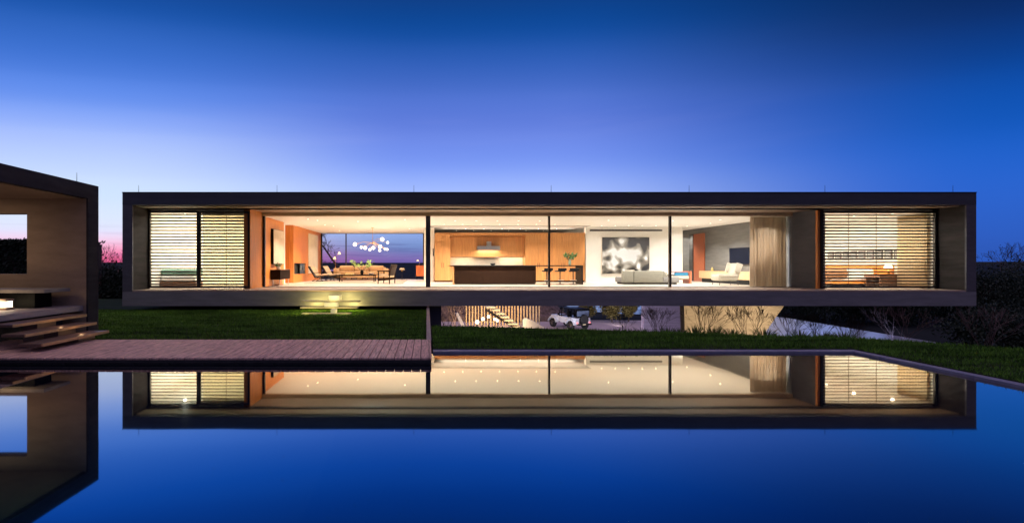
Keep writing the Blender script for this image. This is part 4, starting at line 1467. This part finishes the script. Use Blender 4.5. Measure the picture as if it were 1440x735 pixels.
# bare tree on the skyline
for px, d, top, lab, mat_ in ((1412, 75, 344, 'fine bare tree standing above the dark trees at the right', bark), (146, 60, 346, 'small bare tree against the pink horizon beside the pavilion', bark), (164, 66, 348, 'small bare tree against the pink horizon beside the house', bark)):
    x = (px - 600) * d / 680
    zt = 1.72 + (372 - top) * d / 680
    t = thing('bare_tree', lab, 'tree', (x, d, -3.8))
    m = MB()
    H = zt + 3.8
    m.tube((0, 0, 0), (0, 0, H * .45), .14, .09, 7)
    m.build('trunk', mat_, t, local=True)
    m = MB()
    for k in range(9):
        a = random.uniform(0, 2 * math.pi)
        dd = Vector((math.cos(a) * .9, math.sin(a) * .9, random.uniform(.4, 1.3))).normalized()
        branch_mesh(m, Vector((0, 0, H * random.uniform(.40, .45))), dd, H * .22, .05, 4, .4, .1, .012)
    m.build('branches', mat_, t, local=True)
# dark bushes beyond the left lawn
t_ = thing('clipped_hedge', 'dark level clipped hedge seen through the pavilion window', 'hedge', (-27, 30, -.9))
m = MB()
for _ in range(22000):
    x, y, z = random.uniform(-37, -20.5), random.uniform(29, 31), random.uniform(-.9, 3.1)
    if random.random() < .7:
        y = 29 + random.gauss(0, .08)
    if random.random() < .25:
        z = 3.1 + random.gauss(0, .06)
    m.leaf((x, y, z), random.uniform(.06, .16))
m.build('foliage', leafd, t_)
part('stem', bark, lambda m: m.box(-36.8, -20.7, 29.2, 30.8, -.9, 3.0), t_)  # unseen dark core added behind the leaves, no real stems
for px, d, h, r, lab in ((122, 33, 2.1, 2.0, 'dark bush beyond the lawn behind the pavilion corner'), (165, 32, 1.9, 1.9, 'dark bush beyond the lawn beside the house')):
    x = (px - 600) * d / 680
    leafy_tree('evergreen_bush', lab, (x, d, -.9), h, r, r, .2, 9000, .11, leafd, 'bush', 'dark bushes beyond the left lawn', 34, .1)
# leaning dark tree beyond the living room glass
t_ = thing('leaning_tree', 'dark leaning bare tree beyond the living room back glass', 'tree', (-7.0, 37.5, -3.8))
m = MB()
m.tube((2.4, 0, 0), (.9, 0, 4.2), .16, .12, 8).tube((.9, 0, 4.2), (-1.15, 0, 7.1), .12, .05, 7)
m.build('trunk', bark, t_, local=True)
m = MB()
for k in range(12):
    f = random.uniform(.2, 1)
    p = Vector((.9, 0, 4.2)).lerp(Vector((-1.15, 0, 7.1)), f)
    branch_mesh(m, p, Vector((random.uniform(-.3, .6), random.uniform(-.5, .5), random.uniform(-.2, .6))).normalized(), .5, .03, 3, .4, .1, .01)
m.build('branches', bark, t_, local=True)

# ================================================================= LOWER COURT
slat_m = pm('slat_timber', (.42, .30, .17), .6, .25, 4, (4, 4, .5))
D = 43.0
t_ = thing('slat_fence', 'tall fence of pale vertical timber slats behind the outdoor stair', 'fence', ((706 - 600) * D / 680, D, -3.72))


def slats(m):
    x = (655 - 600) * D / 680
    while x < (759 - 600) * D / 680:
        m.box(x, x + random.uniform(.085, .12), D, D + .05, -3.65, .6)
        x += .27


part('slat_panel', slat_m, slats, t_)
for z in (-3.4, .2):
    part('rail', dark_metal, lambda m: m.box(3.4, 10.1, D + .052, D + .1, z, z + .08), t_)
D = 39.0
t_ = thing('outdoor_stair', 'bright white floating stair treads descending to the right under the house', 'stair', ((705 - 600) * D / 680, D, -3.7))
tr = [(684, 697, 431.5), (692, 703, 435.5), (698, 710, 440.5), (704, 716, 445.3), (709.5, 722, 450), (715, 728, 455), (722, 732, 459)]
tread_w = pm('tread_pale', (.74, .66, .5), .5, .06, 5)
for x0, x1, y in [(672, 685, 426), (678, 691, 428.5)][:0] + tr:
    a, b = P(x0, y, D), P(x1, y, D)
    part('tread', tread_w, lambda m: m.box(a.x, b.x, D, D + 1.3, a.z - .09, a.z), t_, bevel=.01)
a, b = P(684, 433.5, D + .7), P(728, 461, D + .7)
part('stringer', dark_metal, lambda m: m.prism([(a.x, a.z - .22), (b.x, b.z - .22), (b.x, b.z), (a.x, a.z)], D + .6, D + .7, 'y'), t_)
for x0, x1, y in tr[::2]:
    c = P((x0 + x1) / 2, y - 2, D)
    lamp('POINT', 'stair_lamp', (c.x, D - .35, c.z + .35), 45, (1, .80, .42), t_, .06)

names = ('lowest', 'second', 'middle', 'fourth', 'rightmost')
for i, (px, py, r) in enumerate(((671, 452.5, .16), (679, 448.3, .14), (687, 445, .12), (696, 448.6, .12), (699.5, 450.5, .11))):
    d = 40.5
    c = P(px, py, d)
    t = thing('garden_light', '%s of the small glowing globe lights left of the outdoor stair' % names[i], 'light', (c.x, d, -3.72), 0, 'globe lights by the stair')
    part('post', dark_metal, lambda m: m.tube((c.x, d, -3.72), (c.x, d, c.z - r * .8), .03, n=8), t)
    part('globe', em('court_globe', (1, .86, .68), 6), lambda m: m.ball(c, r, 12), t, smooth=True)

D = 41
a, b = P(642, 440, D), P(654, 459, D)
tag(MB().prism([(a.x - .10, a.z), (a.x + .12, a.z + .05), (b.x + .25, b.z - .4), (b.x - .15, b.z - .4)], D, D + .25, 'y').build('sloping_kerb', white_p, bevel=.02), 'white slanting kerb wall left of the slat fence', 'wall')
c0 = [P(737, 450, 39), P(741, 447.5, 39), P(746, 449.5, 39), P(752, 452, 39), P(766, 460.5, 39), P(766, 464, 39), P(737, 464, 39)]
tag(MB().prism([(p.x, p.z) for p in c0], 39.0, 39.6, 'y').build('white_wall', pm('white_render', (.74, .72, .70), .7, .06, 4), bevel=.03), 'low white wall sloping down to the right beside the parked car', 'wall')
# grey wall and white sloping wall
D = 36
a, b = P(905, 433, D), P(975, 460, D)
tag(MB().box(a.x, b.x + .6, D, D + .4, -3.9, .1).build('concrete_wall', pm('wall_mauve', (.6, .52, .6), .8, .2, 1.5, (.4, 1, 7), .3), bevel=.02), 'grey board marked concrete wall left of the lit angled pier', 'wall')
D = 26.5
pl = [P(1050, 464, D), P(1060, 441.5, D), P(1094, 445.5, D), P(1108, 447, D), P(1316, 481, D), P(1318, 500, D), P(1050, 500, D)]
tag(MB().prism([(p.x, p.z) for p in pl], D, D + .35, 'y').build('sloping_wall', pm('wall_white', (.66, .68, .78), .7, .08, 2, (1, 1, 3)), bevel=.01), 'long white garden wall sloping down to the right behind leafless shrubs', 'wall')
# wire fence
D = 49.5
t_ = thing('wire_fence', 'thin dark wire fence behind the car and clipped trees', 'fence', (15, D, -3.72))
for px in (765, 792, 820, 848, 876, 904):
    x = (px - 600) * D / 680
    part('post', dark_metal, lambda m: m.box(x - .05, x + .05, D, D + .08, -3.75, -1.8), t_)
part('mesh_panel', dark_metal, lambda m: [m.tube(((765 - 600) * D / 680, D + .04, z), ((904 - 600) * D / 680, D + .04, z), .018 if z < -2.9 or z > -3 else .01, n=4) for z in (-2.9, -3.2, -3.5, -2.6, -2.98)], t_)

# ---------------------------------------------------------------- parked off-road car
ca = thing('parked_car', 'white open topped off-road car with black soft top, seen from behind', 'car', (12.25, 41.6, -3.70), R(24))
# local: +Y forward, X right
car_w = pm('car_white', (.74, .76, .82), .3, .04, 4)
tyre = pm('tyre', (.015, .015, .016), .8, .3, 10)
m = MB()
m.rbox(-.76, .76, -1.75, .35, .50, 1.02, .05, 2)
m.rbox(-.60, .60, .30, 1.72, .55, 1.04, .06, 2)
m.build('body', car_w, ca, local=True)
for s in (-1, 1):
    for y in (-1.08, 1.2):
        m = MB()
        arc = [(y + .50 * math.cos(a), .36 + .50 * math.sin(a)) for a in [R(q) for q in range(10, 171, 16)]]
        arc2 = [(y + .57 * math.cos(a), .36 + .57 * math.sin(a)) for a in [R(q) for q in range(170, 9, -16)]]
        m.prism(arc + arc2, s * .58, s * .90, 'x')
        m.build('fender', car_w, ca, local=True)
        wh = MB()
        Mw = Matrix.Translation((s * .74, y, .37)) @ Matrix.Rotation(R(90), 4, 'Y')
        wh.lathe([(.24, -.12), (.35, -.12), (.375, -.08), (.375, .08), (.35, .12), (.24, .12)], (0, 0, 0), 20, Mw)
        wo = wh.build('wheel', tyre, ca, local=True)
        Mw = Matrix.Translation((s * .76, y, .37)) @ Matrix.Rotation(R(90), 4, 'Y')
        MB().lathe([(.22, -.10), (.23, .0), (.22, .11), (.08, .115), (.07, .13)], (0, 0, 0), 16, Mw).build('rim', steel, wo, local=True)
# soft top: roof, pillars, rear curtain
MB().rbox(-.70, .70, -1.70, .20, 1.70, 1.78, .03, 2).build('soft_top', black, ca, local=True)
for x in (-.70, .64):
    for y in (-1.70, -.7, .12):
        MB().box(x, x + .06, y, y + .06, 1.0, 1.71).build('roof_post', black, ca, local=True)
MB().box(-.70, .70, -1.705, -1.645, 1.0, 1.14).build('rear_sill', black, ca, local=True)
MB().box(-.7, .7, -1.705, -1.645, 1.6, 1.71).build('rear_header', black, ca, local=True)
MB().box(-.64, .64, -1.68, -1.665, 1.14, 1.6).build('rear_window', pm('car_window', (.10, .13, .2), .1, .2, 4), ca, local=True)
m = MB()
Mws = Matrix.Translation((0, .42, 1.38)) @ Matrix.Rotation(R(12), 4, 'X')
m.box(-.68, .68, -.02, .02, -.36, -.28, Mws).box(-.68, .68, -.02, .02, .3, .36, Mws).box(-.68, -.62, -.02, .02, -.28, .3, Mws).box(.62, .68, -.02, .02, -.28, .3, Mws)
m.build('windscreen_frame', black, ca, local=True)
for x in (-.35, .35):
    MB().rbox(x - .22, x + .22, -.55, -.40, .9, 1.5, .05).rbox(x - .22, x + .22, -.5, 0, .85, 1.0, .05).build('seat', black, ca, local=True)
Ms = Matrix.Translation((0, -1.86, .92)) @ Matrix.Rotation(R(90), 4, 'X')
sp = MB().lathe([(.2, -.10), (.36, -.10), (.38, -.06), (.38, .06), (.36, .10), (.1, .11)], (0, 0, 0), 22, Ms).build('spare_wheel', tyre, ca, local=True)
MB().box(-.45, .45, -1.775, -1.752, .56, 1.0).build('tailgate', black, ca, local=True)
MB().rbox(-.74, .74, -1.93, -1.80, .42, .55, .03, 2).build('rear_bumper', dark_metal, ca, local=True)
tl = em('tail_light', (1, .06, .02), 1.2)
for x in (-.66, .66):
    MB().box(x - .07, x + .07, -1.79, -1.752, .56, .68).build('tail_light', tl, ca, local=True)
MB().box(-.2, .1, -1.945, -1.932, .44, .54).build('number_plate', pm('plate', (.7, .6, .35), .5, .05, 5), ca, local=True)
for x in (-.82, .82):
    MB().rbox(x - .09, x + .09, .38, .44, 1.1, 1.26, .02, 2).build('mirror', black, ca, local=True)
for x in (-.42, .42):
    MB().lathe([(.10, 0), (.1, .03), (.06, .04)], (0, 0, 0), 14, Matrix.Translation((x, 1.72, .84)) @ Matrix.Rotation(R(-90), 4, 'X')).build('headlight', steel, ca, local=True)

# ================================================================= lamps of the lower garden
def ground_lamp(label, loc, target, e, c, spot=95):
    t = thing('ground_spotlight', label, 'spotlight', loc, 0, 'ground spotlights in the garden')
    dirv = (Vector(target) - Vector(loc)).normalized()
    MB().tube((0, 0, 0), (0, 0, .12), .03, n=8).build('stake', dark_metal, t, local=True)
    p0 = Vector((0, 0, .16))
    MB().tube(p0 - dirv * .08, p0 + dirv * .06, .05, .06, 10).build('head', dark_metal, t, local=True)
    lp = p0 + dirv * .10
    lamp('SPOT', 'spot_lamp', Vector(loc) + lp, e, c, t, .04, R(spot), target, .5)


for i, (x, y, tx, e) in enumerate(((13.4, 21.6, 13.7, 230), (15.9, 22.2, 16.3, 300))):
    ground_lamp(('left', 'right')[i] + ' ground spotlight lighting the angled concrete pier', (x, y, bed_z(x, y)), (tx, 24.0, -.8), e * 1.05, (1, .71, .40), 100)
for i, (x, tx) in enumerate(((20.4, 20.4), (23.4, 22.8))):
    ground_lamp(('left', 'right')[i] + ' cool ground spotlight lighting the white sloping wall', (x, 23.2, bed_z(x, 23.2)), (tx, 26.5, -1.7), 190, (.42, .54, 1.0))
ground_lamp('ground spotlight lighting the slat fence from the gravel', (5.6, 40.6, -3.7), (5.8, 43, -2.0), 1500, (1, .70, .38), 130)
ground_lamp('ground spotlight lighting the parked car from the gravel', (10.6, 36.0, -3.7), (12.0, 41, -2.8), 650, (.84, .86, 1.0), 80)
ground_lamp('added ground spotlight washing the gravel between the car and grey wall', (14.0, 35.5, -3.7), (15.8, 41, -3.4), 420, (1, .86, .95), 120)  # fill lamp put in to brighten the court gravel
ground_lamp('ground spotlight lighting the clipped trees', (16.8, 41.5, -3.7), (17.4, 46, -1.6), 480, (.95, .85, .9), 80)
ground_lamp('added ground spotlight lighting the grey concrete wall', (13.6, 32.6, bed_z(13.6, 32.6)), (17.5, 36, -2.0), 230, (.8, .72, 1.0), 120)  # fill lamp put in to brighten the face of this wall
ground_lamp('ground spotlight lighting the leafless shrub by the pier', (2.6, 30.5, bed_z(2.6, 30.5)), (2.0, 34, -2.0), 3200, (1, .70, .45), 110)
